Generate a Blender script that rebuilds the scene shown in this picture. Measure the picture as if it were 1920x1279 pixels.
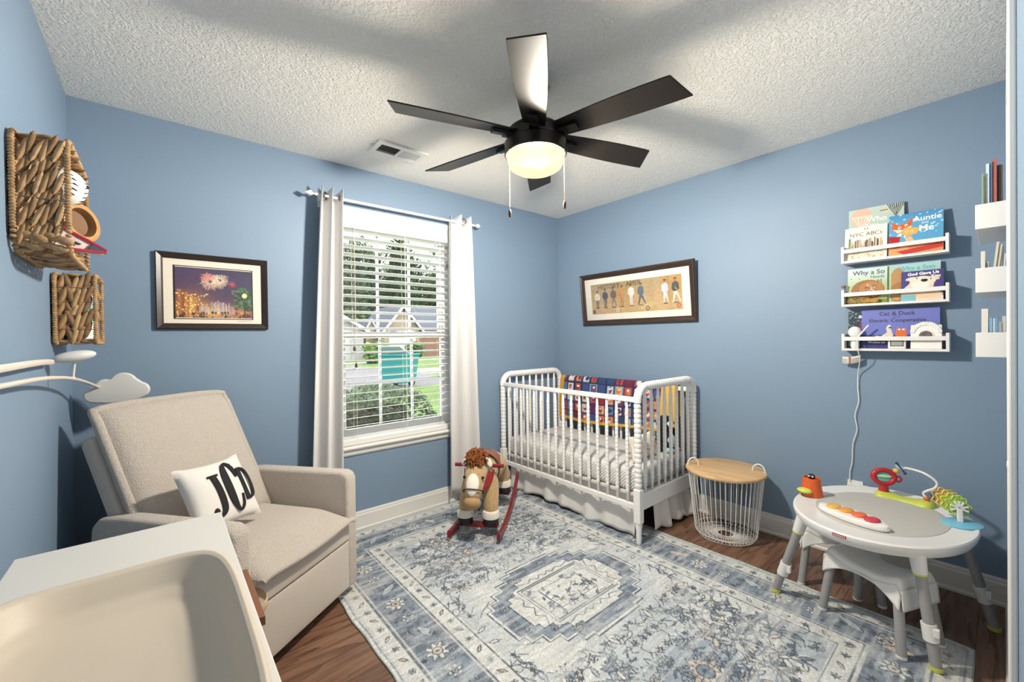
import bpy, bmesh, math, random
import numpy as np
from mathutils import Vector, Matrix

for o in list(bpy.data.objects):
    bpy.data.objects.remove(o)
SC = bpy.context.scene
COL = SC.collection
rnd = random.Random(7)
PI = math.pi

# ------------------------------------------------------------------ camera
FPX, YAW, PITCH, ROLL = 779.16, 0.70197, -0.00848, -0.01374
CAM = Vector((-2.98665, -2.81173, 1.28410))
fw = Vector((math.sin(YAW) * math.cos(PITCH), math.cos(YAW) * math.cos(PITCH), math.sin(PITCH)))
rt = Vector((math.cos(YAW), -math.sin(YAW), 0))
up = rt.cross(fw)
r2 = rt * math.cos(ROLL) + up * math.sin(ROLL)
u2 = up * math.cos(ROLL) - rt * math.sin(ROLL)
cd = bpy.data.cameras.new('camera')
cam = bpy.data.objects.new('camera', cd)
COL.objects.link(cam)
cd.sensor_width = 36
cd.lens = FPX / 1920 * 36
cd.clip_start = 0.01
cd.clip_end = 400
cam.matrix_world = Matrix(((r2.x, u2.x, -fw.x, CAM.x), (r2.y, u2.y, -fw.y, CAM.y), (r2.z, u2.z, -fw.z, CAM.z), (0, 0, 0, 1)))
SC.camera = cam

# ------------------------------------------------------------------ world, sun, exposure
SC.view_settings.view_transform = 'Standard'
SC.view_settings.look = 'None'
SC.view_settings.gamma = 1
SC.view_settings.use_curve_mapping = False
SC.view_settings.exposure = 1.24
SKY = 1.7
LAMP = 175.0
w = bpy.data.worlds.new('world')
SC.world = w
w.use_nodes = True
nt = w.node_tree
bg = nt.nodes['Background']
tc = nt.nodes.new('ShaderNodeTexCoord')
nz = nt.nodes.new('ShaderNodeTexNoise')
nz.inputs['Scale'].default_value = 3.0
nz.inputs['Detail'].default_value = 6
cr = nt.nodes.new('ShaderNodeValToRGB')
cr.color_ramp.elements[0].position = 0.35
cr.color_ramp.elements[0].color = (0.66, 0.82, 1.0, 1)
cr.color_ramp.elements[1].position = 0.62
cr.color_ramp.elements[1].color = (1.0, 1.0, 1.0, 1)
nt.links.new(tc.outputs['Generated'], nz.inputs['Vector'])
nt.links.new(nz.outputs['Fac'], cr.inputs['Fac'])
nt.links.new(cr.outputs['Color'], bg.inputs['Color'])
bg.inputs['Strength'].default_value = SKY
sl = bpy.data.lights.new('sun_offscreen', 'SUN')
sl.energy = 0.3
sl.angle = 0.05
sl.color = (1.0, 0.95, 0.85)
so = bpy.data.objects.new('sun_offscreen', sl)
COL.objects.link(so)
so.rotation_euler = (math.radians(42), math.radians(28), 0)   # from behind the house, high


# ------------------------------------------------------------------ materials
def lin(c):
    if isinstance(c, str):
        c = c.lstrip('#')
        c = [int(c[i:i + 2], 16) / 255 for i in (0, 2, 4)]
    return tuple((x / 12.92 if x <= 0.04045 else ((x + 0.055) / 1.055) ** 2.4) for x in c[:3])


def rgb(*c):
    return lin([x / 255 for x in c])


MATS = {}


def mat(name, col=(0.8, 0.8, 0.8), rough=0.5, metal=0.0, bump=None, var=None, emit=None, spec=0.5, sheen=0, trans=0, coat=0, attr=False, stretch=(1, 1, 1), alpha=1):
    """procedural Principled material; bump=(scale, strength, detail); var=(scale, amount) noise tint"""
    if name in MATS:
        return MATS[name]
    m = bpy.data.materials.new(name)
    MATS[name] = m
    m.use_nodes = True
    t = m.node_tree
    b = t.nodes['Principled BSDF']
    if isinstance(col, str):
        col = lin(col)
    b.inputs['Base Color'].default_value = (*col, 1)
    b.inputs['Roughness'].default_value = rough
    b.inputs['Metallic'].default_value = metal
    b.inputs['Specular IOR Level'].default_value = spec
    b.inputs['Sheen Weight'].default_value = sheen
    b.inputs['Transmission Weight'].default_value = trans
    b.inputs['Coat Weight'].default_value = coat
    b.inputs['Alpha'].default_value = alpha
    if emit:
        b.inputs['Emission Color'].default_value = (*emit[0], 1)
        b.inputs['Emission Strength'].default_value = emit[1]
    tcn = t.nodes.new('ShaderNodeTexCoord')
    mp = t.nodes.new('ShaderNodeMapping')
    mp.inputs['Scale'].default_value = stretch
    t.links.new(tcn.outputs['Object'], mp.inputs['Vector'])
    src = None
    if attr:
        a = t.nodes.new('ShaderNodeVertexColor')
        a.layer_name = 'Col'
        src = a.outputs['Color']
    if var:
        n = t.nodes.new('ShaderNodeTexNoise')
        n.inputs['Scale'].default_value = var[0]
        n.inputs['Detail'].default_value = 5
        t.links.new(mp.outputs['Vector'], n.inputs['Vector'])
        mr = t.nodes.new('ShaderNodeMapRange')
        mr.inputs['From Min'].default_value = 0.3
        mr.inputs['From Max'].default_value = 0.7
        mr.inputs['To Min'].default_value = 1 - var[1]
        mr.inputs['To Max'].default_value = 1 + var[1] * 0.5
        t.links.new(n.outputs['Fac'], mr.inputs['Value'])
        mx = t.nodes.new('ShaderNodeMix')
        mx.data_type = 'RGBA'
        mx.blend_type = 'MULTIPLY'
        mx.inputs[0].default_value = 1
        mx.inputs[6].default_value = (*col, 1)
        if src:
            t.links.new(src, mx.inputs[6])
        t.links.new(mr.outputs['Result'], mx.inputs[7])
        src = mx.outputs[2]
    if src:
        t.links.new(src, b.inputs['Base Color'])
    if bump:
        n = t.nodes.new('ShaderNodeTexNoise')
        n.inputs['Scale'].default_value = bump[0]
        n.inputs['Detail'].default_value = bump[2] if len(bump) > 2 else 3
        t.links.new(mp.outputs['Vector'], n.inputs['Vector'])
        bp = t.nodes.new('ShaderNodeBump')
        bp.inputs['Strength'].default_value = bump[1]
        bp.inputs['Distance'].default_value = bump[3] if len(bump) > 3 else 0.005
        t.links.new(n.outputs['Fac'], bp.inputs['Height'])
        t.links.new(bp.outputs['Normal'], b.inputs['Normal'])
    return m


M_WALL = mat('blue_wall_paint', '#7C92A9', 0.55, bump=(220, 0.12, 2, 0.002), var=(1.2, 0.03))
M_TRIM = mat('white_trim_paint', '#E2E0DC', 0.35)
M_WHITE = mat('white_satin_paint', '#E4E3E0', 0.35)
M_PLASTIC = mat('white_plastic', '#E6E5E3', 0.3)


def ceiling_mat():
    m = mat('knockdown_ceiling', '#F3F1EC', 0.85)
    t = m.node_tree
    b = t.nodes['Principled BSDF']
    tcn = [n for n in t.nodes if n.type == 'TEX_COORD'][0]
    n = t.nodes.new('ShaderNodeTexNoise')
    n.inputs['Scale'].default_value = 46
    n.inputs['Detail'].default_value = 3
    n.inputs['Distortion'].default_value = 1.3
    t.links.new(tcn.outputs['Object'], n.inputs['Vector'])
    r = t.nodes.new('ShaderNodeValToRGB')
    r.color_ramp.elements[0].position = 0.42
    r.color_ramp.elements[1].position = 0.58
    t.links.new(n.outputs['Fac'], r.inputs['Fac'])
    bp = t.nodes.new('ShaderNodeBump')
    bp.inputs['Strength'].default_value = 0.5
    bp.inputs['Distance'].default_value = 0.008
    t.links.new(r.outputs['Color'], bp.inputs['Height'])
    t.links.new(bp.outputs['Normal'], b.inputs['Normal'])
    return m


M_CEIL = ceiling_mat()


def wood_mat(name, c1, c2, rough, scale, axis, per_object=True, band=9):
    m = mat(name, c1, rough)
    t = m.node_tree
    b = t.nodes['Principled BSDF']
    tcn = [n for n in t.nodes if n.type == 'TEX_COORD'][0]
    mp = [n for n in t.nodes if n.type == 'MAPPING'][0]
    s = [scale] * 3
    s[axis] = scale * 0.09
    mp.inputs['Scale'].default_value = s
    oi = t.nodes.new('ShaderNodeObjectInfo')
    ml = t.nodes.new('ShaderNodeMath')
    ml.operation = 'MULTIPLY'
    ml.inputs[1].default_value = 40 if per_object else 0
    t.links.new(oi.outputs['Random'], ml.inputs[0])
    cb = t.nodes.new('ShaderNodeCombineXYZ')
    for k in range(3):
        t.links.new(ml.outputs[0], cb.inputs[k])
    t.links.new(cb.outputs[0], mp.inputs['Location'])
    n = t.nodes.new('ShaderNodeTexNoise')
    n.inputs['Scale'].default_value = 1.0
    n.inputs['Detail'].default_value = 7
    n.inputs['Distortion'].default_value = 0.6
    t.links.new(mp.outputs['Vector'], n.inputs['Vector'])
    n2 = t.nodes.new('ShaderNodeTexNoise')
    n2.inputs['Scale'].default_value = 6.0
    n2.inputs['Detail'].default_value = 3
    t.links.new(mp.outputs['Vector'], n2.inputs['Vector'])
    w1 = t.nodes.new('ShaderNodeMath')
    w1.operation = 'MULTIPLY'
    w1.inputs[1].default_value = band
    t.links.new(n.outputs['Fac'], w1.inputs[0])
    w2 = t.nodes.new('ShaderNodeMath')
    w2.operation = 'FRACT'
    t.links.new(w1.outputs[0], w2.inputs[0])
    ad = t.nodes.new('ShaderNodeMath')
    ad.operation = 'MULTIPLY_ADD'
    ad.inputs[1].default_value = 0.45
    t.links.new(w2.outputs[0], ad.inputs[0])
    t.links.new(n2.outputs['Fac'], ad.inputs[2])
    r = t.nodes.new('ShaderNodeValToRGB')
    r.color_ramp.elements[0].position = 0.3
    r.color_ramp.elements[0].color = (*c1, 1)
    r.color_ramp.elements[1].position = 0.95
    r.color_ramp.elements[1].color = (*c2, 1)
    t.links.new(ad.outputs[0], r.inputs['Fac'])
    hs = t.nodes.new('ShaderNodeHueSaturation')
    mr = t.nodes.new('ShaderNodeMapRange')
    mr.inputs['To Min'].default_value = 0.78
    mr.inputs['To Max'].default_value = 1.2
    t.links.new(oi.outputs['Random'], mr.inputs['Value'])
    if per_object:
        t.links.new(mr.outputs[0], hs.inputs['Value'])
    t.links.new(r.outputs['Color'], hs.inputs['Color'])
    t.links.new(hs.outputs['Color'], b.inputs['Base Color'])
    bp = t.nodes.new('ShaderNodeBump')
    bp.inputs['Strength'].default_value = 0.12
    bp.inputs['Distance'].default_value = 0.002
    t.links.new(ad.outputs[0], bp.inputs['Height'])
    t.links.new(bp.outputs['Normal'], b.inputs['Normal'])
    return m


# ------------------------------------------------------------------ mesh builder
def V(*a):
    return Vector(a)


class MB:
    def __init__(s):
        s.v, s.f = [], []

    def add(s, vs, fs):
        n = len(s.v)
        s.v += [tuple(x) for x in vs]
        s.f += [tuple(i + n for i in q) for q in fs]
        return s

    def box(s, x0, x1, y0, y1, z0, z1):
        vs = [(x, y, z) for z in (z0, z1) for y in (y0, y1) for x in (x0, x1)]
        return s.add(vs, [(0, 2, 3, 1), (4, 5, 7, 6), (0, 1, 5, 4), (2, 6, 7, 3), (0, 4, 6, 2), (1, 3, 7, 5)])

    def obox(s, c, a, b, d):
        c, a, b, d = map(Vector, (c, a, b, d))
        vs = [c + a * i + b * j + d * k for k in (-1, 1) for j in (-1, 1) for i in (-1, 1)]
        return s.add(vs, [(0, 2, 3, 1), (4, 5, 7, 6), (0, 1, 5, 4), (2, 6, 7, 3), (0, 4, 6, 2), (1, 3, 7, 5)])

    def tube(s, pts, r, n=8, closed=False, flat=1.0, ref=None):
        pts = [Vector(q) for q in pts]
        N = len(pts)
        rr = r if isinstance(r, (list, tuple)) else [r] * N
        vs, fs = [], []
        pn = None
        for i, q in enumerate(pts):
            if closed:
                d = pts[(i + 1) % N] - pts[i - 1]
            else:
                d = pts[min(i + 1, N - 1)] - pts[max(i - 1, 0)]
            d.normalize()
            if ref is not None:
                a = Vector(ref)
                a = (a - d * a.dot(d)).normalized()
            elif pn is None:
                a = d.orthogonal().normalized()
            else:
                a = (pn - d * pn.dot(d)).normalized()
            pn = a
            b = d.cross(a)
            for k in range(n):
                t = 2 * PI * k / n
                vs.append(q + a * math.cos(t) * rr[i] * flat + b * math.sin(t) * rr[i])
        for i in range(N if closed else N - 1):
            j = (i + 1) % N
            for k in range(n):
                fs.append((i * n + k, i * n + (k + 1) % n, j * n + (k + 1) % n, j * n + k))
        if not closed:
            fs.append(tuple(range(n - 1, -1, -1)))
            fs.append(tuple((N - 1) * n + k for k in range(n)))
        return s.add(vs, fs)

    def lathe(s, prof, n=24, c=(0, 0, 0), X=(1, 0, 0), Y=(0, 1, 0), Z=(0, 0, 1), sy=1.0, cap=True):
        c, X, Y, Z = map(Vector, (c, X, Y, Z))
        vs, fs = [], []
        for r, z in prof:
            for k in range(n):
                t = 2 * PI * k / n
                vs.append(c + X * (r * math.cos(t)) + Y * (r * sy * math.sin(t)) + Z * z)
        for i in range(len(prof) - 1):
            for k in range(n):
                fs.append((i * n + k, i * n + (k + 1) % n, (i + 1) * n + (k + 1) % n, (i + 1) * n + k))
        if cap and prof[0][0] > 1e-5:
            fs.append(tuple(range(n - 1, -1, -1)))
        if cap and prof[-1][0] > 1e-5:
            fs.append(tuple((len(prof) - 1) * n + k for k in range(n)))
        return s.add(vs, fs)

    def ball(s, c, r, nu=16, nv=10, M=None):
        if not isinstance(r, (list, tuple)):
            r = (r, r, r)
        c = Vector(c)
        vs, fs = [], []
        for j in range(nv + 1):
            ph = PI * j / nv
            for i in range(nu):
                t = 2 * PI * i / nu
                q = Vector((r[0] * math.sin(ph) * math.cos(t), r[1] * math.sin(ph) * math.sin(t), -r[2] * math.cos(ph)))
                vs.append(c + (M @ q if M else q))
        for j in range(nv):
            for i in range(nu):
                fs.append((j * nu + i, j * nu + (i + 1) % nu, (j + 1) * nu + (i + 1) % nu, (j + 1) * nu + i))
        return s.add(vs, fs)

    def prism(s, poly, off):
        off = Vector(off)
        n = len(poly)
        p = [Vector(q) for q in poly]
        vs = p + [q + off for q in p]
        fs = [tuple(range(n - 1, -1, -1)), tuple(range(n, 2 * n))]
        fs += [(i, (i + 1) % n, n + (i + 1) % n, n + i) for i in range(n)]
        return s.add(vs, fs)

    def grid(s, nu, nv, fn, cu=False, cv=False):
        vs = [fn(i / (nu if cu else nu - 1), j / (nv if cv else nv - 1)) for j in range(nv) for i in range(nu)]
        fs = []
        for j in range(nv if cv else nv - 1):
            for i in range(nu if cu else nu - 1):
                a, b = (i + 1) % nu, (j + 1) % nv
                fs.append((j * nu + i, j * nu + a, b * nu + a, b * nu + i))
        return s.add(vs, fs)

    def xf(s, fn):
        s.v = [tuple(fn(Vector(q))) for q in s.v]
        return s

    def mesh(s, name, off=(0, 0, 0)):
        me = bpy.data.meshes.new(name)
        o = off
        me.from_pydata([(a - o[0], b - o[1], c - o[2]) for a, b, c in s.v], [], s.f)
        return me

    def build(s, name, m, parent=None, smooth=False, bevel=0, seg=2, solid=0, sub=0, fix=True, world=True):
        off = parent_loc(parent) if (parent and world) else (0, 0, 0)
        me = s.mesh(name, off)
        if fix:
            b = bmesh.new()
            b.from_mesh(me)
            bmesh.ops.remove_doubles(b, verts=b.verts, dist=1e-6)
            bmesh.ops.recalc_face_normals(b, faces=b.faces)
            b.to_mesh(me)
            b.free()
        return link(name, me, m, parent, smooth, bevel, seg, solid, sub)


def parent_loc(o):
    q = Vector((0, 0, 0))
    while o:
        q = q + o.location
        o = o.parent
    return q


def link(name, me, m, parent=None, smooth=False, bevel=0, seg=2, solid=0, sub=0):
    if m is not None and not me.materials:
        me.materials.append(m)
    if smooth:
        me.shade_smooth()
        me.set_sharp_from_angle(angle=math.radians(smooth if smooth is not True else 40))
    o = bpy.data.objects.new(name, me)
    COL.objects.link(o)
    o.parent = parent
    if solid:
        q = o.modifiers.new('thickness', 'SOLIDIFY')
        q.thickness = solid
        q.offset = 0
    if bevel:
        q = o.modifiers.new('bevel', 'BEVEL')
        q.width = bevel
        q.segments = seg
        q.limit_method = 'ANGLE'
    if sub:
        q = o.modifiers.new('sub', 'SUBSURF')
        q.levels = sub
        q.render_levels = sub
    return o


def thing(name, loc, label, cat, group=None):
    o = bpy.data.objects.new(name, None)
    COL.objects.link(o)
    o.location = loc
    o.empty_display_size = 0.05
    return tag(o, label, cat, group)


def tag(o, label, cat, group=None):
    o['label'] = label
    o['category'] = cat
    if group:
        o['group'] = group
    return o


def struct(o):
    o['kind'] = 'structure'
    return o


def dup(src, loc=None, parent=None):
    """copy a thing with parts and sub-parts (meshes shared)"""
    r = src.copy()
    COL.objects.link(r)
    r.parent = parent
    if loc is not None:
        r.location = loc
    for ch in src.children:
        dup(ch, None, r)
    return r


def inst(name, me, parent, loc=(0, 0, 0), rot=None, scale=None):
    """another object sharing mesh ME; loc is in the parent's space"""
    o = bpy.data.objects.new(name, me)
    COL.objects.link(o)
    o.parent = parent
    o.location = loc
    if rot:
        o.rotation_euler = rot
    if scale:
        o.scale = scale
    return o


def arc(c, a, b, t0, t1, n):
    c, a, b = Vector(c), Vector(a), Vector(b)
    return [c + a * math.cos(t0 + (t1 - t0) * i / n) + b * math.sin(t0 + (t1 - t0) * i / n) for i in range(n + 1)]


def spline(pts, n=8):
    """Catmull-Rom through the points"""
    p = [Vector(q) for q in pts]
    out = []
    for i in range(len(p) - 1):
        a, b, c, d = p[max(i - 1, 0)], p[i], p[i + 1], p[min(i + 2, len(p) - 1)]
        for k in range(n):
            t = k / n
            out.append(0.5 * (2 * b + (c - a) * t + (2 * a - 5 * b + 4 * c - d) * t * t + (3 * b - a - 3 * c + d) * t ** 3))
    out.append(p[-1])
    return out


class Frame:
    def __init__(s, o, x, y, n):
        s.o, s.x, s.y, s.n = Vector(o), Vector(x).normalized(), Vector(y).normalized(), Vector(n).normalized()

    def at(s, u, v, d=0):
        return s.o + s.x * u + s.y * v + s.n * d


def text(name, st, size, fr, u, v, m, parent, align='CENTER', d=0.0006, bold=0.0, shear=0, sx=1.0, rot=0, ext=0.0):
    """lettering as thin real geometry laid on a frame"""
    c = bpy.data.curves.new('t', 'FONT')
    c.body = st
    c.size = size
    c.align_x = align
    c.align_y = 'CENTER'
    c.offset = bold
    c.shear = shear
    c.resolution_u = 3
    o = bpy.data.objects.new('t', c)
    COL.objects.link(o)
    bpy.context.view_layer.update()
    me0 = bpy.data.meshes.new_from_object(o.evaluated_get(bpy.context.evaluated_depsgraph_get()))
    bpy.data.objects.remove(o)
    off = parent_loc(parent)
    cr_, sr_ = math.cos(rot), math.sin(rot)
    me = bpy.data.meshes.new(name)
    vs = []
    for q in me0.vertices:
        x, y = q.co.x * sx, q.co.y
        vs.append(tuple(fr.at(u + x * cr_ - y * sr_, v + x * sr_ + y * cr_, d) - off))
    me.from_pydata(vs, [], [tuple(p.vertices) for p in me0.polygons])
    bpy.data.meshes.remove(me0)
    return link(name, me, m, parent)


# ------------------------------------------------------------------ printed surfaces (colour per vertex, computed)
def vnoise(h, wd, cells, seed, octv=3):
    g = np.random.RandomState(seed)
    out = np.zeros((h, wd))
    amp, tot = 1.0, 0
    for k in range(octv):
        cy, cx = max(2, int(cells[1] * 2 ** k)), max(2, int(cells[0] * 2 ** k))
        a = g.rand(cy + 1, cx + 1)
        y = np.linspace(0, cy - 1e-6, h)
        x = np.linspace(0, cx - 1e-6, wd)
        yi, xi = y.astype(int), x.astype(int)
        fy, fx = (y - yi)[:, None], (x - xi)[None, :]
        fy, fx = fy * fy * (3 - 2 * fy), fx * fx * (3 - 2 * fx)
        out += amp * ((a[yi][:, xi] * (1 - fx) + a[yi][:, xi + 1] * fx) * (1 - fy) + (a[yi + 1][:, xi] * (1 - fx) + a[yi + 1][:, xi + 1] * fx) * fy)
        tot += amp
        amp *= 0.5
    return out / tot


class Paint:
    def __init__(s, wd, hg, step, base):
        s.w, s.h = wd, hg
        s.nx, s.ny = max(2, int(round(wd / step)) + 1), max(2, int(round(hg / step)) + 1)
        s.U, s.Vv = np.meshgrid(np.linspace(0, wd, s.nx), np.linspace(0, hg, s.ny))
        s.a = np.zeros((s.ny, s.nx, 3))
        s.a[:] = s.c(base)

    def c(s, col):
        if isinstance(col, str):
            col = col.lstrip('#')
            return np.array([int(col[i:i + 2], 16) / 255 for i in (0, 2, 4)])
        return np.array(col, float)

    def put(s, mask, col, al=1.0):
        m = (np.asarray(mask, float) * al)[..., None]
        s.a = s.a * (1 - m) + s.c(col) * m

    def rect(s, x0, y0, x1, y1, col, al=1):
        s.put((s.U >= x0) & (s.U <= x1) & (s.Vv >= y0) & (s.Vv <= y1), col, al)

    def ell(s, cx, cy, rx, ry, col, al=1, rot=0):
        x, y = s.U - cx, s.Vv - cy
        c_, s_ = math.cos(rot), math.sin(rot)
        x, y = x * c_ + y * s_, -x * s_ + y * c_
        s.put((x / rx) ** 2 + (y / ry) ** 2 <= 1, col, al)

    def glow(s, cx, cy, rx, ry, col, al=1):
        d = ((s.U - cx) / rx) ** 2 + ((s.Vv - cy) / ry) ** 2
        s.put(np.exp(-d * 2.2), col, al)

    def poly(s, pts, col, al=1):
        ins = np.zeros(s.U.shape, bool)
        n = len(pts)
        for i in range(n):
            x1, y1 = pts[i]
            x2, y2 = pts[(i + 1) % n]
            if y1 == y2:
                continue
            cond = ((y1 > s.Vv) != (y2 > s.Vv)) & (s.U < (x2 - x1) * (s.Vv - y1) / (y2 - y1) + x1)
            ins ^= cond
        s.put(ins, col, al)

    def line(s, pts, wd, col, al=1):
        for (x1, y1), (x2, y2) in zip(pts[:-1], pts[1:]):
            xa, xb = min(x1, x2) - wd, max(x1, x2) + wd
            ya, yb = min(y1, y2) - wd, max(y1, y2) + wd
            sx, sy = s.w / (s.nx - 1), s.h / (s.ny - 1)
            i0, i1 = max(0, int(xa / sx)), min(s.nx, int(xb / sx) + 2)
            j0, j1 = max(0, int(ya / sy)), min(s.ny, int(yb / sy) + 2)
            if i0 >= i1 or j0 >= j1:
                continue
            U, W = s.U[j0:j1, i0:i1], s.Vv[j0:j1, i0:i1]
            dx, dy = x2 - x1, y2 - y1
            L = dx * dx + dy * dy + 1e-12
            t = np.clip(((U - x1) * dx + (W - y1) * dy) / L, 0, 1)
            m = (np.hypot(U - x1 - t * dx, W - y1 - t * dy) <= wd / 2) * al
            m = m[..., None]
            s.a[j0:j1, i0:i1] = s.a[j0:j1, i0:i1] * (1 - m) + s.c(col) * m

    def noise(s, cells, seed, lo, hi):
        s.a = s.a * (lo + (hi - lo) * vnoise(s.ny, s.nx, cells, seed))[..., None]

    def mesh(s, name, place, off=(0, 0, 0)):
        me = bpy.data.meshes.new(name)
        off = Vector(off)
        us, vs_ = np.linspace(0, s.w, s.nx), np.linspace(0, s.h, s.ny)
        vs = [tuple(place(u, v) - off) for v in vs_ for u in us]
        idx = np.arange(s.nx * s.ny).reshape(s.ny, s.nx)
        q = np.stack([idx[:-1, :-1], idx[:-1, 1:], idx[1:, 1:], idx[1:, :-1]], -1).reshape(-1, 4)
        me.from_pydata(vs, [], q.tolist())
        a = np.clip(s.a, 0, 1)
        a = np.where(a <= 0.04045, a / 12.92, ((a + 0.055) / 1.055) ** 2.4)
        ca = me.color_attributes.new('Col', 'FLOAT_COLOR', 'POINT')
        buf = np.ones((s.nx * s.ny, 4), np.float32)
        buf[:, :3] = a.reshape(-1, 3)
        ca.data.foreach_set('color', buf.ravel())
        return me

    def build(s, name, fr, u0, v0, m, parent, d=0.0004):
        me = s.mesh(name, lambda u, v: fr.at(u0 + u, v0 + v, d), parent_loc(parent))
        return link(name, me, m, parent)


M_PRINT = mat('printed_paper', rough=0.45, attr=True)
M_GLOSSPRINT = mat('glossy_printed_cover', rough=0.25, attr=True)

# ------------------------------------------------------------------ the room
XL, YN, H = -3.305, -2.834, 2.44
WX0, WX1, WZ0, WZ1 = -2.11, -1.205, 0.575, 2.17      # window opening
YB = -4.6                                            # back of the hall behind the camera

floor = struct(MB().box(XL - .12, .12, YB - .12, .14, -.16, -.0095).build('floor', mat('subfloor', '#3A2A20', .8)))
M_FLOOR = wood_mat('brown_vinyl_plank', rgb(70, 47, 36), rgb(132, 98, 78), .36, 9, 0)
pw, plen = .152, 1.22
row = 0
y = 0.0
while y > YB:
    y1 = max(y - pw, YB)
    x = XL - (row * .437 % plen)
    while x < 0:
        a, b = max(x, XL), min(x + plen, 0)
        if b - a > .03 and not (y1 < -2.96 and a > -1.6):
            mb = MB().box(a + .0006, b - .0006, y1 + .0006, y - .0006, -.0085, 0)
            o = mb.build('plank', M_FLOOR, floor, bevel=0)
        x += plen
    y = y1
    row += 1

DU = (-1.9795, -1.7155, -.4645, -.3555)                     # duct opening above the vent
mb = MB().box(XL - .12, DU[0], YB - .12, .14, H, H + .14).box(DU[1], .12, YB - .12, .14, H, H + .14)
mb.box(DU[0], DU[1], YB - .12, DU[2], H, H + .14).box(DU[0], DU[1], DU[3], .14, H, H + .14)
ceil = struct(mb.build('ceiling', M_CEIL, fix=False))
mb = MB()
mb.box(XL - .12, WX0, 0, .14, 0, H).box(WX1, .12, 0, .14, 0, H).box(WX0, WX1, 0, .14, 0, WZ0).box(WX0, WX1, 0, .14, WZ1, H)
struct(mb.build('wall_back', M_WALL, fix=False))
struct(MB().box(0, .12, YN - .12, 0, 0, H).build('wall_right', M_WALL))
struct(MB().box(XL - .12, XL, YB, 0, 0, H).build('wall_left', M_WALL))
CX0, CX1, CH = -1.367, -.80, 2.04                    # closet opening in the wall beside the camera
mb = MB().box(-1.95, CX0, YN - .12, YN, 0, H).box(CX1, 0, YN - .12, YN, 0, H).box(CX0, CX1, YN - .12, YN, CH, H)
mb.box(XL, -1.95, YN - .12, YN, 2.36, H)
struct(mb.build('wall_front', M_WALL, fix=False))
M_HALL = mat('hall_paint', '#E4E2DC', .7)
struct(MB().box(XL, -1.5, YB - .12, YB, 0, H).build('wall_hall', M_HALL))
struct(MB().box(-1.5, -1.38, YB - .12, YN - .12, 0, H).build('wall_hall_side', M_HALL))

# baseboards: a moulded profile run along each wall
BPROF = [(0, 0), (.019, 0), (.019, .012), (.014, .02), (.014, .1), (.010, .108), (.010, .116), (.006, .126), (0, .126)]


def baseboard(name, p0, p1, nrm):
    p0, p1, nrm = V(*p0), V(*p1), V(*nrm)
    mb = MB()
    mb.prism([p0 + nrm * d + V(0, 0, z) for d, z in BPROF], p1 - p0)
    return struct(mb.build(name, M_TRIM))


baseboard('baseboard_back', (XL, 0, 0), (0, 0, 0), (0, -1, 0))
baseboard('baseboard_right', (0, 0, 0), (0, YN, 0), (-1, 0, 0))
baseboard('baseboard_left', (XL, 0, 0), (XL, YB, 0), (1, 0, 0))
baseboard('baseboard_front', (CX1 + .06, YN, 0), (0, YN, 0), (0, 1, 0))
baseboard('baseboard_entry', (-1.95, YN, 0), (CX0 - .06, YN, 0), (0, 1, 0))

# closet casing and door
tr = struct(MB().box(CX0 - .06, CX0, YN, YN + .015, 0, CH + .06).box(CX1, CX1 + .06, YN, YN + .015, 0, CH + .06)
            .box(CX0, CX1, YN, YN + .015, CH, CH + .06).build('trim_1', M_TRIM, bevel=.004, fix=False))
dr = struct(MB().box(CX0 + .003, CX1 - .003, YN - .045, YN - .01, .012, CH - .003).build('door_1', M_TRIM, bevel=.002))
for z0, z1 in ((.16, .86), (1.02, 1.9)):
    for k in (0, 1):
        a = CX0 + .07 + k * .235
        MB().prism([(a + .02, YN - .004, z0 + .02), (a + .17, YN - .004, z0 + .02), (a + .17, YN - .004, z1 - .02), (a + .02, YN - .004, z1 - .02)], (0, -.008, 0)).build('door_panel', M_TRIM, dr, bevel=.003)
mb = MB().lathe([(.0, .026), (.009, .0255), (.0155, .02), (.0165, .014), (.011, .007), (.006, .004), (.006, -.002), (.013, -.004)], 20, (-1.231, YN - .0085, .92), (1, 0, 0), (0, 0, 1), (0, 1, 0))
mb.build('door_knob', M_PLASTIC, dr, smooth=True)

# ------------------------------------------------------------------ window
M_VINYL = mat('white_vinyl', '#E6E6E5', .3)
M_GLASS = bpy.data.materials.new('window_glass')
M_GLASS.use_nodes = True
t = M_GLASS.node_tree
for n in list(t.nodes):
    t.nodes.remove(n)
om = t.nodes.new('ShaderNodeOutputMaterial')
tb = t.nodes.new('ShaderNodeBsdfTransparent')
gb = t.nodes.new('ShaderNodeBsdfGlossy')
gb.inputs['Roughness'].default_value = 0.02
mxs = t.nodes.new('ShaderNodeMixShader')
mxs.inputs[0].default_value = 0.03
t.links.new(tb.outputs[0], mxs.inputs[1])
t.links.new(gb.outputs[0], mxs.inputs[2])
t.links.new(mxs.outputs[0], om.inputs['Surface'])

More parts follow.
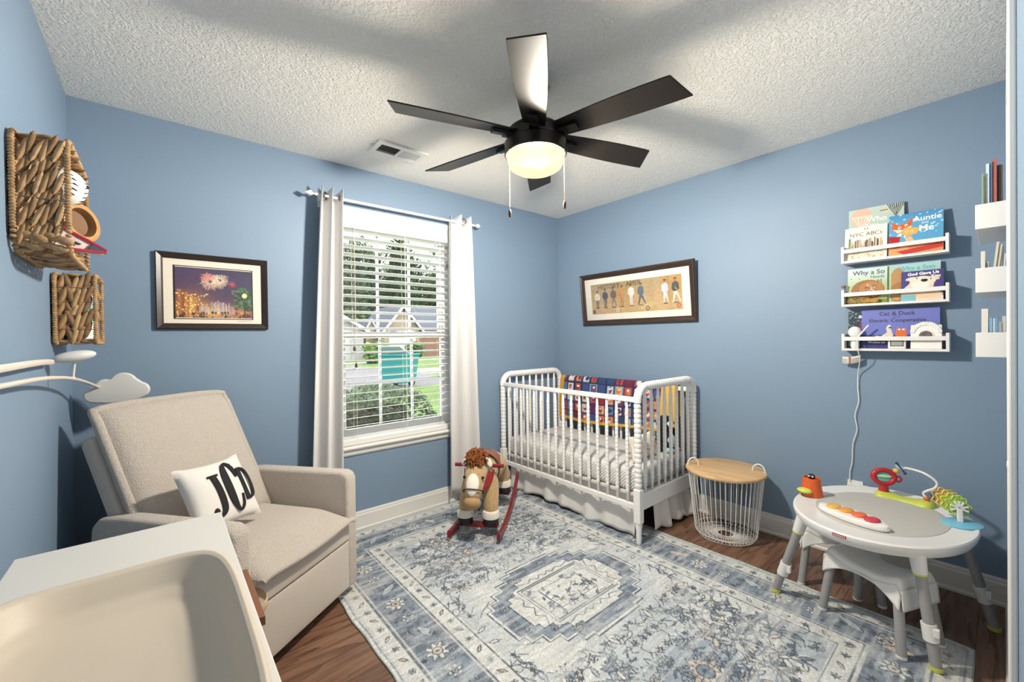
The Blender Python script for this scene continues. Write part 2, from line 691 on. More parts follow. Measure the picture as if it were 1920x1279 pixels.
mb = MB()
fy0, fy1 = .07, .135
mb.box(WX0, WX0 + .045, fy0, fy1, WZ0, WZ1).box(WX1 - .045, WX1, fy0, fy1, WZ0, WZ1)
mb.box(WX0 + .045, WX1 - .045, fy0, fy1, WZ0, WZ0 + .05).box(WX0 + .045, WX1 - .045, fy0, fy1, WZ1 - .05, WZ1)
win = struct(mb.build('window_1', M_VINYL, fix=False))
mb = MB().box(WX0, WX0 + .008, 0.001, fy0, WZ0, WZ1).box(WX1 - .008, WX1, 0.001, fy0, WZ0, WZ1).box(WX0 + .008, WX1 - .008, 0.001, fy0, WZ1 - .008, WZ1)
mb.build('jamb_lining', M_TRIM, win, fix=False)
zm = 1.315
for nm, z0, z1, ya, yb in (('upper_sash', zm - .02, WZ1 - .05, .105, .13), ('lower_sash', WZ0 + .05, zm + .022, .078, .103)):
    x0, x1 = WX0 + .045, WX1 - .045
    s_ = .036
    mb = MB().box(x0, x0 + s_, ya, yb, z0, z1).box(x1 - s_, x1, ya, yb, z0, z1).box(x0 + s_, x1 - s_, ya, yb, z0, z0 + s_ + .008).box(x0 + s_, x1 - s_, ya, yb, z1 - s_ - .008, z1)
    sash = mb.build(nm, M_VINYL, win, fix=False)
    gw = (x1 - x0 - 2 * s_)
    ym = (ya + yb) / 2
    for k in (1, 2):
        xx = x0 + s_ + gw * k / 3
        MB().box(xx - .0085, xx + .0085, ym - .007, ym + .007, z0 + s_, z1 - s_).build('muntin', M_VINYL, sash)
    zh = (z0 + z1) / 2
    for k in range(3):
        MB().box(x0 + s_ + gw * k / 3 + .0086, x0 + s_ + gw * (k + 1) / 3 - .0086, ym - .007, ym + .007, zh - .0085, zh + .0085).build('muntin', M_VINYL, sash)
    for k in range(3):
        for (za, zb) in ((z0 + s_ + .008, zh - .0085), (zh + .0085, z1 - s_ - .008)):
            a, b = x0 + s_ + gw * k / 3 + .009, x0 + s_ + gw * (k + 1) / 3 - .009
            MB().box(a, b, ym - .001, ym + .001, za, zb).build('pane', M_GLASS, sash)
MB().box(-1.72, -1.66, .06, .078, zm + .022, zm + .034).build('sash_lock', M_VINYL, win, bevel=.003)
# sill: stool with rounded nose and a moulded apron below it
mb = MB().prism([(WX0 - .04, q[0], q[1]) for q in ((.07, WZ0 - .022), (-.03, WZ0 - .022), (-.037, WZ0 - .017), (-.039, WZ0 - .011), (-.037, WZ0 - .005), (-.03, WZ0 - .0), (.07, WZ0 - .0))], (WX1 - WX0 + .08, 0, 0))
mb.build('window_sill', M_TRIM, win, smooth=30)
mb = MB().prism([(WX0 - .025, q[0], q[1]) for q in ((0, WZ0 - .022), (-.02, WZ0 - .022), (-.016, WZ0 - .034), (-.016, WZ0 - .052), (-.009, WZ0 - .064), (0, WZ0 - .064))], (WX1 - WX0 + .05, 0, 0))
mb.build('window_apron', M_TRIM, win)

# ------------------------------------------------------------------ blinds
bl = thing('window_blind', (-1.65, .025, WZ0), 'white faux wood venetian blind with open slats in the window', 'blind')
M_BLIND = mat('white_faux_wood', '#E4E3E1', .4)
bx0, bx1 = WX0 + .012, WX1 - .012
mb = MB().prism([(bx0, a, b) for a, b in ((.045, 2.165), (-.02, 2.165), (-.026, 2.155), (-.026, 2.14), (-.018, 2.128), (-.018, 2.065), (-.024, 2.052), (-.024, 2.035), (-.016, 2.026), (-.012, 2.026), (-.012, 2.1), (.045, 2.1))], (bx1 - bx0, 0, 0))
mb.build('valance', M_BLIND, bl)
pitch, tilt, sd = .0552, math.radians(11), .0315
zs = [2.02 - i * pitch for i in range(25)]
zs = [z for z in zs if z > .635]
sm = None
for z in zs:
    if sm is None:
        pr = []
        for i in range(7):
            q = -1 + 2 * i / 6
            pr.append((q * sd, .0022 * (1 - q * q)))
        pr = pr + [(a, b + .0026) for a, b in reversed(pr)]
        ct, st = math.cos(tilt), math.sin(tilt)
        mb = MB().prism([(bx0 + 1.65, a * ct + b * st, -a * st + b * ct) for a, b in pr], (bx1 - bx0, 0, 0))
        sm = mb.mesh('slat')
        sm.materials.append(M_BLIND)
    inst('slat', sm, bl, (0, 0, z - bl.location.z))
MB().box(bx0, bx1, -.003, .053, .5765, .612).build('bottom_rail', M_BLIND, bl, bevel=.004)
cm = mat('blind_cord', '#E8E6E0', .7)
for xx in (-1.985, -1.62, -1.33):
    for dy in (-.008, .058):
        MB().tube([(xx, dy, .61), (xx, dy, 2.06)], .0011, 5).build('ladder_cord', cm, bl)
    MB().tube([(xx + .012, .025, .61), (xx + .012, .025, 2.06)], .0009, 5).build('lift_string', cm, bl)
md = mat('dark_tassel', '#3B332C', .5)
for xx, zt in ((-2.005, 1.24), (-1.995, 1.13), (-1.285, 1.86)):
    c = MB().tube([(xx, -.03, 2.03), (xx, -.031, zt)], .0012, 5).build('pull_cord', mat('dark_cord', '#8A8378', .7), bl)
    MB().lathe([(.0, -.032), (.009, -.03), (.0085, -.015), (.005, -.004), (.003, 0), (0, .001)], 12, (xx, -.031, zt)).build('tassel', md, c, smooth=True)

# ------------------------------------------------------------------ curtain rod and curtains
rod = thing('curtain_rod', (-1.65, -.09, 2.18), 'slim white curtain rod with pointed square finials above the window', 'curtain rod')
MB().tube([(-2.25, -.09, 2.181), (-1.06, -.09, 2.181)], .0085, 12).build('pole', M_WHITE, rod, smooth=True)
for xx, s_ in ((-2.25, -1), (-1.06, 1)):
    f = MB().lathe([(.006, 0), (.006, .012), (.012, .014), (.022, .03), (.0, .06)], 4, (xx, -.09, 2.181), (0, .7071, .7071), (0, -.7071, .7071), (s_, 0, 0)).build('finial', M_WHITE, rod)
for xx in (-2.2, -1.1):
    MB().box(xx - .008, xx + .008, -.092, -.0, 2.163, 2.171).box(xx - .012, xx + .012, -.004, 0, 2.13, 2.2).build('bracket', M_WHITE, rod, fix=False)
M_CURT = mat('white_curtain_fabric', '#D5D4D4', .85, bump=(600, .15, 2, .001), sheen=.2)
M_GROM = mat('nickel_grommet', '#8C8A86', .25, metal=1)


def curtain(label, xa0, xb0, xa1, xb1, zb, folds, ph, grom):
    r = thing('curtain', ((xa1 + xb1) / 2, -.09, zb), label, 'curtain', 'curtain panels at the window')

    def fn(u, v):
        z = 2.235 + (zb - 2.235) * v
        g = v ** .8
        xa, xb = xa0 + (xa1 - xa0) * g, xb0 + (xb1 - xb0) * g
        A = .042 - .004 * v
        s_ = math.sin(u * folds * 2 * PI + ph)
        s2 = math.sin(u * folds * 4 * PI + ph * 1.7 + v * 1.4) * .008 * v
        yy = -.088 - A * (abs(s_) ** .7) * (1 if s_ > 0 else -1) - s2
        zz = z - (.016 * (1 - s_) if v < .02 else 0)
        xx = xa + (xb - xa) * u + .012 * math.sin(u * folds * 2 * PI * 1.0 + ph + .9) * (.6 + .4 * v)
        return V(xx, yy, zz)
    MB().grid(90, 40, fn).build('fabric', M_CURT, r, smooth=True, solid=.0015)
    for xg, yg, ax in grom:
        pts = arc((xg, yg, 2.181), V(*ax) * .021, (0, 0, .021), 0, 2 * PI, 20)[:-1]
        MB().tube(pts, .005, 8, closed=True).build('grommet', M_GROM, r, smooth=True)
    return r


curtain('long white curtain panel hanging behind the armchair side of the window', -2.225, -2.075, -2.325, -2.095, .09, 2.5, .8, [(-2.19, -.09, (.5, .85, 0)), (-2.1, -.09, (.5, .85, 0))])
curtain('long white curtain panel hanging behind the rocking horse', -1.285, -1.075, -1.315, -.99, .075, 2.4, 2.6, [(-1.19, -.125, (.85, -.5, 0)), (-1.1, -.09, (.5, .85, 0))])

# ------------------------------------------------------------------ ceiling vent
vt = thing('ceiling_vent', (-1.845, -.405, H), 'white metal air vent with louvres in the ceiling', 'vent')
M_VENT = mat('vent_white_metal', '#E9E8E4', .45)
x0, x1, y0, y1 = -2.005, -1.69, -.495, -.315
ix0, ix1, iy0, iy1 = x0 + .03, x1 - .03, y0 + .035, y1 - .045
zt = H - .012
mb = MB()
for (a, b, c, d) in ((x0, x1, y0, iy0), (x0, x1, iy1, y1), (x0, ix0, iy0, iy1), (ix1, x1, iy0, iy1)):
    mb.box(a, b, c, d, zt, H - .0005)
mb.build('frame', M_VENT, vt, fix=False)
mb = MB().box(ix0 - .004, ix0, iy0, iy1, H, H + .45).box(ix1, ix1 + .004, iy0, iy1, H, H + .45)
mb.box(ix0 - .004, ix1 + .004, iy0 - .004, iy0, H, H + .45).box(ix0 - .004, ix1 + .004, iy1, iy1 + .004, H, H + .45).box(ix0 - .004, ix1 + .004, iy0 - .004, iy1 + .004, H + .45, H + .454)
mb.build('duct', mat('galvanised_duct', '#8E8F90', .5, metal=.6), vt, fix=False)
nsl = 20
for i in range(nsl):
    xx = ix0 + (ix1 - ix0) * (i + .5) / nsl
    s_ = .0045 if i < nsl / 2 else -.0045
    MB().obox((xx, (iy0 + iy1) / 2, H - .0075), (s_, 0, .0042), (0, (iy1 - iy0) / 2, 0), (.0006, 0, .0006 if s_ > 0 else -.0006)).build('louvre', M_VENT, vt)
MB().box((ix0 + ix1) / 2 - .006, (ix0 + ix1) / 2 + .006, iy0, iy1, zt, H - .004).build('mullion', M_VENT, vt)
MB().box(x0 - .018, x0 - .0, -.41, -.40, zt + .002, zt + .006).build('damper_lever', mat('vent_lever', '#B7B5B0', .4), vt)

# ------------------------------------------------------------------ ceiling fan with lamp
FC = V(-1.65, -1.418, H)
fan = thing('ceiling_fan', FC, 'dark bronze six blade ceiling fan with lit round glass lamp', 'ceiling fan')
M_BRZ = mat('dark_bronze', '#2B2522', .32, metal=.55)
M_BLADE = mat('matte_black_blade', '#211E1C', .42, var=(30, .15), stretch=(1, 1, 1), spec=.22)
MB().lathe([(0, 0), (.066, 0), (.066, -.012), (.058, -.04), (.03, -.058), (.016, -.062)], 32, FC).build('canopy', M_BRZ, fan, smooth=True)
MB().tube([FC + V(0, 0, -.05), FC + V(0, 0, -.17)], .0125, 16).build('downrod', M_BRZ, fan, smooth=True)
zb = 2.2 - H
MB().lathe([(.016, -.15), (.03, -.155), (.06, -.17), (.1, -.185), (.125, -.205), (.128, -.225), (.118, -.25), (.1, -.258)], 40, FC).build('motor_housing', M_BRZ, fan, smooth=True)
MB().lathe([(.1, -.256), (.134, -.258), (.144, -.266), (.144, -.314), (.139, -.319), (.135, -.318), (.132, -.27), (0, -.266)], 40, FC).build('light_collar', M_BRZ, fan, smooth=True)
# opal glass that lets the bulb's light through and glows warm itself
M_LAMP = bpy.data.materials.new('lit_opal_glass')
M_LAMP.use_nodes = True
t = M_LAMP.node_tree
for n in list(t.nodes):
    t.nodes.remove(n)
om = t.nodes.new('ShaderNodeOutputMaterial')
tb = t.nodes.new('ShaderNodeBsdfTransparent')
tb.inputs['Color'].default_value = (.42, .40, .36, 1)
eb = t.nodes.new('ShaderNodeEmission')
eb.inputs['Color'].default_value = (1.0, .80, .46, 1)
eb.inputs['Strength'].default_value = .42
ads = t.nodes.new('ShaderNodeAddShader')
t.links.new(tb.outputs[0], ads.inputs[0])
t.links.new(eb.outputs[0], ads.inputs[1])
t.links.new(ads.outputs[0], om.inputs['Surface'])
MB().lathe([(.134, -.316), (.131, -.326), (.128, -.348), (.118, -.372), (.092, -.388), (.05, -.396), (0, -.398)], 40, FC).build('glass_shade', M_LAMP, fan, smooth=True)
bulb = MB().ball(FC + V(.03, 0, -.345), .024, 16, 10).build('bulb', mat('lit_bulb', (.9, .9, .85), .4, emit=((1.0, .9, .72), 6.0)), fan, smooth=True)
bl_ = bpy.data.lights.new('fan_bulb', 'POINT')
bl_.energy = LAMP
bl_.color = (1.0, .96, .90)
bl_.shadow_soft_size = .07
blo = bpy.data.objects.new('fan_bulb', bl_)
COL.objects.link(blo)
blo.location = FC + V(0, 0, -.354)
R0, R1 = .105, .655
for k in range(6):
    an = math.radians(43.9 + 60 * k)
    d, s_ = V(math.cos(an), math.sin(an), 0), V(-math.sin(an), math.cos(an), 0)
    pt = math.radians(-13)
    sy, sz = s_ * math.cos(pt) + V(0, 0, 1) * math.sin(pt), V(0, 0, 1) * math.cos(pt) - s_ * math.sin(pt)
    c0 = FC + V(0, 0, -.232)
    out = []
    for i in range(13):
        t = i / 12
        out.append((R0 + (R1 - .02 - R0) * t, .048 + .020 * math.sin(min(1, t * 1.15) * PI * .55)))
    edge = [(r_, w_) for r_, w_ in out] + [(R1 + .015, .066)]
    low = [(r_, -w_) for r_, w_ in out if r_ < R1 - .05] + [(R1 - .035, -.066)]
    poly = [c0 + d * a + sy * b for a, b in edge] + [c0 + d * a + sy * b for a, b in reversed(low)]
    bld = MB().prism(poly, sz * .006).build('blade', M_BLADE, fan, bevel=.0015)
    # stepped blade iron below each blade
    mb = MB().obox(c0 + d * .165 - V(0, 0, .010), d * .05, sy * .021, sz * .007)
    mb.obox(c0 + d * .125 - V(0, 0, .016), d * .035, sy * .021, sz * .009)
    mb.build('blade_iron', M_BRZ, fan, bevel=.002, fix=False)
M_CHAIN = mat('brass_chain', '#B9A27A', .3, metal=1)
M_FOB = mat('wood_fob', '#5A3A28', .4)
for px, zt_, L in ((-.122, -.3, .285), (.122, -.3, .25)):
    q = FC + r2 * px + V(0, 0, zt_) - fw * .07
    q.z = FC.z + zt_
    mb = MB()
    n = int(L / .006)
    mb.tube([q, q - V(0, 0, L)], .0007, 4)
    for i in range(n):
        mb.ball(q - V(0, 0, i * .006), .0014, 6, 4)
    ch = mb.build('pull_chain', M_CHAIN, fan, fix=False)
    MB().lathe([(0, -.036), (.0055, -.034), (.0075, -.018), (.006, -.004), (.003, 0), (0, .001)], 12, q - V(0, 0, L)).build('fob', M_FOB, ch, smooth=True)

# ------------------------------------------------------------------ outdoors
GZ = -.15
M_GRASS = mat('lawn', '#6C8238', .95, bump=(60, .6, 3, .02), var=(1.6, .35))
struct(MB().box(-60, 90, .14, 120, GZ - .3, GZ).build('lawn', M_GRASS))
struct(MB().box(-60, 5.2, 8.7, 20.4, GZ - .02, GZ + .004).build('street', mat('asphalt', '#77716E', .9, var=(3, .12))))
struct(MB().box(-60, 90, 22.2, 23.4, GZ - .02, GZ + .006).build('pavement', mat('concrete', '#A8A297', .9)))
struct(MB().prism([(5.2, 12.4, GZ), (90, 12.4, GZ), (90, 15.2, GZ), (5.2, 15.2, GZ)], (0, 0, .006)).build('driveway_apron', mat('driveway', '#B3A79B', .9)))


def leaf_cloud(mb, c, r, n, size, rg, flat=.0):
    for _ in range(n):
        while True:
            q = V(rg.uniform(-1, 1), rg.uniform(-1, 1), rg.uniform(-1, 1))
            if .35 < q.length < 1:
                break
        p = V(c[0] + q.x * r[0], c[1] + q.y * r[1], c[2] + q.z * r[2])
        a = V(rg.gauss(0, 1), rg.gauss(0, 1), rg.gauss(0, 1) * (1 - flat)).normalized()
        b = a.orthogonal().normalized()
        s_ = size * rg.uniform(.6, 1.3)
        mb.add([p - a * s_, p + b * s_ * .45, p + a * s_, p - b * s_ * .45], [(0, 1, 2, 3)])


M_LEAFD = mat('dark_tree_leaves', '#4E6238', .8, var=(.5, .4))
M_LEAFP = mat('pine_needles', '#5B6A3C', .8, var=(.4, .4))
M_BARK = mat('bark', '#5A4A3C', .9, var=(3, .2), stretch=(4, 4, .6))


def tree_proto(kind, seed):
    rg = random.Random(seed)
    cr_, tk = MB(), MB()
    if kind == 0:
        for k in range(9):
            an, h = rg.uniform(0, 2 * PI), rg.uniform(4.2, 11.8)
            rr = rg.uniform(.3, .95)
            leaf_cloud(cr_, (math.cos(an) * rr, math.sin(an) * rr, h), (1.35, 1.35, 1.3), 190, .25, rg)
        leaf_cloud(cr_, (0, 0, 7), (1.9, 1.9, 4.6), 700, .3, rg)
        leaf_cloud(cr_, (0, 0, 2.6), (2.1, 2.1, 2.3), 500, .3, rg)
    else:
        for k in range(12):
            an, h = rg.uniform(0, 2 * PI), rg.uniform(5.5, 12.5)
            rr = rg.uniform(.3, 1.0)
            leaf_cloud(cr_, (math.cos(an) * rr, math.sin(an) * rr, h), (1.2, 1.2, .7), 120, .24, rg)
            tk.tube([(0, 0, h - .8), (math.cos(an) * rr, math.sin(an) * rr, h)], [.07, .03], 5)
    tk.tube([(0, 0, -.1), (.05, 0, 4), (0, .08, 11)], [.24, .17, .05], 8)
    a, b = cr_.mesh('crown'), tk.mesh('trunk')
    a.materials.append(M_LEAFD if kind == 0 else M_LEAFP)
    b.materials.append(M_BARK)
    return a, b


T0, T1, T2 = tree_proto(0, 3), tree_proto(0, 5), tree_proto(1, 8)
rg = random.Random(21)
for i in range(36):
    k = i % 6
    rowy = 43 + (i // 6) * 5.6
    x = -2.987 + (rowy + 2.81) * .235 + (k + (0, .5, .25, .75, .1, .6)[i // 6]) * 5.5
    kind = (T0, T1, T2)[rg.choice((0, 1, 0, 1, 2))]
    pine = kind is T2
    t_ = thing('pine_tree' if pine else 'leafy_tree', (x, rowy, GZ), 'thin tall pine with sparse tufts in the wood behind the houses' if pine else 'dense green leafy tree in the wood behind the houses', 'tree', 'pines behind the houses' if pine else 'leafy trees behind the houses')
    s_ = rg.uniform(.96, 1.06)
    t_.scale = (s_, s_, s_)
    t_.rotation_euler = (0, 0, rg.uniform(0, 6))
    inst('crown', kind[0], t_)
    inst('trunk', kind[1], t_)

# hedge under the window
rg = random.Random(4)
hd = thing('hedge', (-1.7, 1.25, GZ), 'clipped green hedge just outside the window', 'hedge')
mb = MB()


def hedge_leaf(p, nrm):
    a = V(rg.gauss(0, 1), rg.gauss(0, 1), rg.gauss(0, 1)).normalized()
    b = (a.orthogonal() + nrm * .3).normalized()
    s_ = rg.uniform(.014, .03)
    mb.add([p - a * s_, p + b * s_ * .5, p + a * s_, p - b * s_ * .5], [(0, 1, 2, 3)])


for _ in range(9000):
    u, v = rg.random(), rg.random()
    x = -2.6 + 1.75 * u
    endx = max(0, (x + 1.15) / .3)
    top = GZ + .9 - .45 * endx ** 2 + .03 * math.sin(x * 9) + rg.gauss(0, .018)
    if rg.random() < .5:
        p = V(x, .75 + 1.0 * v, top)
        hedge_leaf(p, V(0, 0, 1))
    else:
        p = V(x, .75 + rg.gauss(0, .02) - .02, GZ + (top - GZ) * v)
        hedge_leaf(p, V(0, -1, 0))
for _ in range(1800):
    v = rg.random()
    hedge_leaf(V(-.83 + rg.gauss(0, .03) - .12 * v, .75 + rg.random(), GZ + .5 * v), V(1, 0, 0))
o = mb.build('foliage', mat('hedge_leaves', '#54693B', .55, var=(9, .45)), hd, fix=False)
o['kind'] = 'stuff'
MB().grid(30, 12, lambda u, v: V(-2.6 + 1.68 * u, .8 + .9 * v, GZ + (.82 + .03 * math.sin(u * 20)) * (1 if 0 < v < 1 else .0) * (1 if u < .85 else .5))).build('branches', mat('hedge_twigs', '#6B5C46', .95), hd)

# green wheeled bin with its lid flung open
BX, BY = 2.52, 9.0
bn = thing('wheelie_bin', (BX, BY, GZ), 'teal green wheeled rubbish bin with open pale lid on the lawn', 'bin')
M_BIN = mat('teal_bin_plastic', '#1E7B78', .45)
yw = math.radians(25)


def bxf(q):
    c_, s_ = math.cos(yw), math.sin(yw)
    return V(BX + q.x * c_ - q.y * s_, BY + q.x * s_ + q.y * c_, GZ + q.z)


mb = MB()
prof = [(.33, .36, .12), (.41, .43, .93), (.445, .465, .93), (.445, .465, .99), (.41, .43, .99), (.39, .41, .9)]
vs, fs = [], []
for a, b, z in prof:
    vs += [(-a, -b, z), (a, -b, z), (a, b, z), (-a, b, z)]
for i in range(len(prof) - 1):
    for k in range(4):
        fs.append((i * 4 + k, i * 4 + (k + 1) % 4, i * 4 + 4 + (k + 1) % 4, i * 4 + 4 + k))
fs += [(3, 2, 1, 0), (20, 21, 22, 23)]
mb.add(vs, fs).xf(bxf).build('bin_body', M_BIN, bn, bevel=.02)
MB().obox((-.22, 0, 1.1), (.26, 0, -.13), (0, .42, 0), (.006, 0, .012)).xf(bxf).build('bin_lid', mat('pale_lid', '#BFD0CC', .45), bn, bevel=.01)
for sy in (-1, 1):
    MB().lathe([(0, -.03), (.13, -.03), (.13, .03), (0, .03)], 20, (.2, sy * .3, .13), (1, 0, 0), (0, 0, 1), (0, 1, 0)).xf(bxf).build('wheel', mat('bin_wheel', '#222222', .7), bn, smooth=True)
MB().tube([(.45, -.3, .96), (.5, -.3, .96), (.5, .3, .96), (.45, .3, .96)], .018, 8).xf(bxf).build('handle', M_BIN, bn)

# houses across the street
M_SIDE = mat('cream_siding', '#9C8A74', .85)
M_WSIDE = mat('white_garage_wall', '#A3A19B', .8)
M_BRICK = mat('brick_wall', '#8C6855', .9, var=(14, .2))
M_SHING = mat('grey_shingles', '#5B5D63', .95, bump=(20, .5, 3, .03), var=(6, .2))
M_FASC = mat('white_fascia', '#BDBBB5', .6)
M_DGLASS = mat('dark_house_window', '#4A5560', .15)


def gable(root, x0, x1, y0, y1, ez, rz, wall, along='x', ov=.35):
    """a wing: walls with a gable end towards the street (along y) or ridge parallel to the street (along x)"""
    xm, ym = (x0 + x1) / 2, (y0 + y1) / 2
    if along == 'y':
        MB().prism([(x0, y0, GZ), (x1, y0, GZ), (x1, y0, ez), (xm, y0, rz), (x0, y0, ez)], (0, y1 - y0, 0)).build('wall', wall, root)
        for s_ in (-1, 1):
            e = V(xm + s_ * ((x1 - x0) / 2 + ov), y0 - ov, ez - ov * (rz - ez) / ((x1 - x0) / 2))
            a = V(xm, y0 - ov, rz)
            L = V(0, y1 - y0 + ov, 0)
            MB().prism([a, e, e + V(0, 0, .12), a + V(0, 0, .16)], L).build('roof', M_SHING, root)
            MB().prism([a + V(0, -.03, -.1), e + V(0, -.03, -.1), e + V(0, -.03, .14), a + V(0, -.03, .18)], (0, .05, 0)).build('bargeboard', M_FASC, root)
    else:
        MB().prism([(x0, y0, GZ), (x0, y1, GZ), (x0, y1, ez), (x0, ym, rz), (x0, y0, ez)], (x1 - x0, 0, 0)).build('wall', wall, root)
        for s_ in (-1, 1):
            e = V(x0 - ov, ym + s_ * ((y1 - y0) / 2 + ov), ez - .15)
            a = V(x0 - ov, ym, rz)
            L = V(x1 - x0 + 2 * ov, 0, 0)
            MB().prism([a, e, e + V(0, 0, .12), a + V(0, 0, .16)], L).build('roof', M_SHING, root)
            MB().box(x0 - ov, x1 + ov, e.y - .03 * s_ - .02, e.y - .03 * s_ + .02, e.z - .06, e.z + .12).build('gutter', M_FASC, root)


def house_window(root, x, y, z0, z1, wd):
    f = MB().box(x - wd / 2, x + wd / 2, y - .06, y, z0, z1).build('window', M_FASC, root)
    for k in (0, 1):
        MB().box(x - wd / 2 + .06 + k * (wd / 2 - .03), x - .03 + k * (wd / 2 - .03), y - .07, y - .061, z0 + .06, z1 - .06).build('pane', M_DGLASS, f)


h1 = thing('house', (13, 30, GZ), 'beige house with steep street gable, grey shingles and brick wing', 'house')
gable(h1, 12.7, 24, 28.6, 36, 2.05, 4.0, M_BRICK, 'x')
gable(h1, 9.75, 12.65, 27.0, 32, 2.05, 3.75, M_SIDE, 'y')
gable(h1, 8.9, 9.74, 28.4, 31, 2.05, 2.75, M_SIDE, 'y', .1)
MB().box(10.1, 12.3, 26.96, 26.999, GZ, 1.9).build('garage_door', M_FASC, h1)
house_window(h1, 16.6, 28.6, .7, 2.0, 1.5)
house_window(h1, 19.8, 28.6, .7, 2.0, 1.5)
h2 = thing('house', (4.4, 29, GZ), 'house with a cream gable and wide white garage', 'house')
gable(h2, .6, 8.2, 27.0, 35, 2.0, 4.2, M_WSIDE, 'y')
MB().box(1.6, 7.2, 26.95, 26.999, GZ, 1.95).build('garage_door', mat('garage_door_white', '#ADACA8', .6), h2)

# shrubs by the houses
M_BUSH = mat('bush_leaves', '#5E7A3C', .7, var=(3, .4))
M_PALM = mat('palm_leaves', '#7E9B45', .6, var=(2, .3))
for (x, y, r_, lab) in ((11.3, 25.2, .72, 'round dark bush in front of the brick wing'), (8.9, 25.9, .7, 'leafy bush beside the white garage'), (6.6, 21.4, .45, 'low clipped shrub at the kerb')):
    b_ = thing('bush', (x, y, GZ), lab, 'bush')
    mb = MB()
    rg = random.Random(int(x * 10))
    leaf_cloud(mb, (x, y, GZ + r_ * .85), (r_, r_, r_ * .9), 900, .16, rg)
    mb.build('foliage', M_BUSH, b_, fix=False)
    MB().tube([(x, y, GZ - .02), (x, y, GZ + r_)], [.07, .03], 6).build('stem', M_BARK, b_)
pm = thing('palm_plant', (7.55, 24.0, GZ), 'broad leaved palm plant with arching fronds by the white garage', 'palm')
rg = random.Random(2)
for k in range(16):
    an = k / 16 * 2 * PI + rg.uniform(-.2, .2)
    L, hh = rg.uniform(.6, 1.0), rg.uniform(.8, 1.6)
    pts = [V(7.55 + math.cos(an) * L * t, 24 + math.sin(an) * L * t, GZ + hh * (1.9 * t - 1.15 * t * t) + .2) for t in [i / 7 for i in range(8)]]
    sd_ = V(-math.sin(an), math.cos(an), 0)
    wv = [.02, .1, .17, .2, .19, .15, .09, .01]
    vs = []
    for q, w_ in zip(pts, wv):
        vs += [q - sd_ * w_ - V(0, 0, .04), q, q + sd_ * w_ - V(0, 0, .04)]
    fs = []
    for i in range(7):
        fs += [(3 * i, 3 * i + 1, 3 * i + 4, 3 * i + 3), (3 * i + 1, 3 * i + 2, 3 * i + 5, 3 * i + 4)]
    MB().add(vs, fs).build('frond', M_PALM, pm, fix=False)
MB().lathe([(.12, 0), (.14, .25), (.06, .5), (0, .55)], 10, (7.55, 24, GZ)).build('stem', M_BARK, pm)
MB().ball((7.4, 23.4, GZ + .35), (.28, .2, .22), 10, 6).build('flower_head', mat('orange_flowers', '#D88A3C', .7), pm)

# ------------------------------------------------------------------ area rug
RX0, RX1, RY0, RY1 = -2.335, -.515, -2.735, -.022
RW, RL = RX1 - RX0, RY1 - RY0


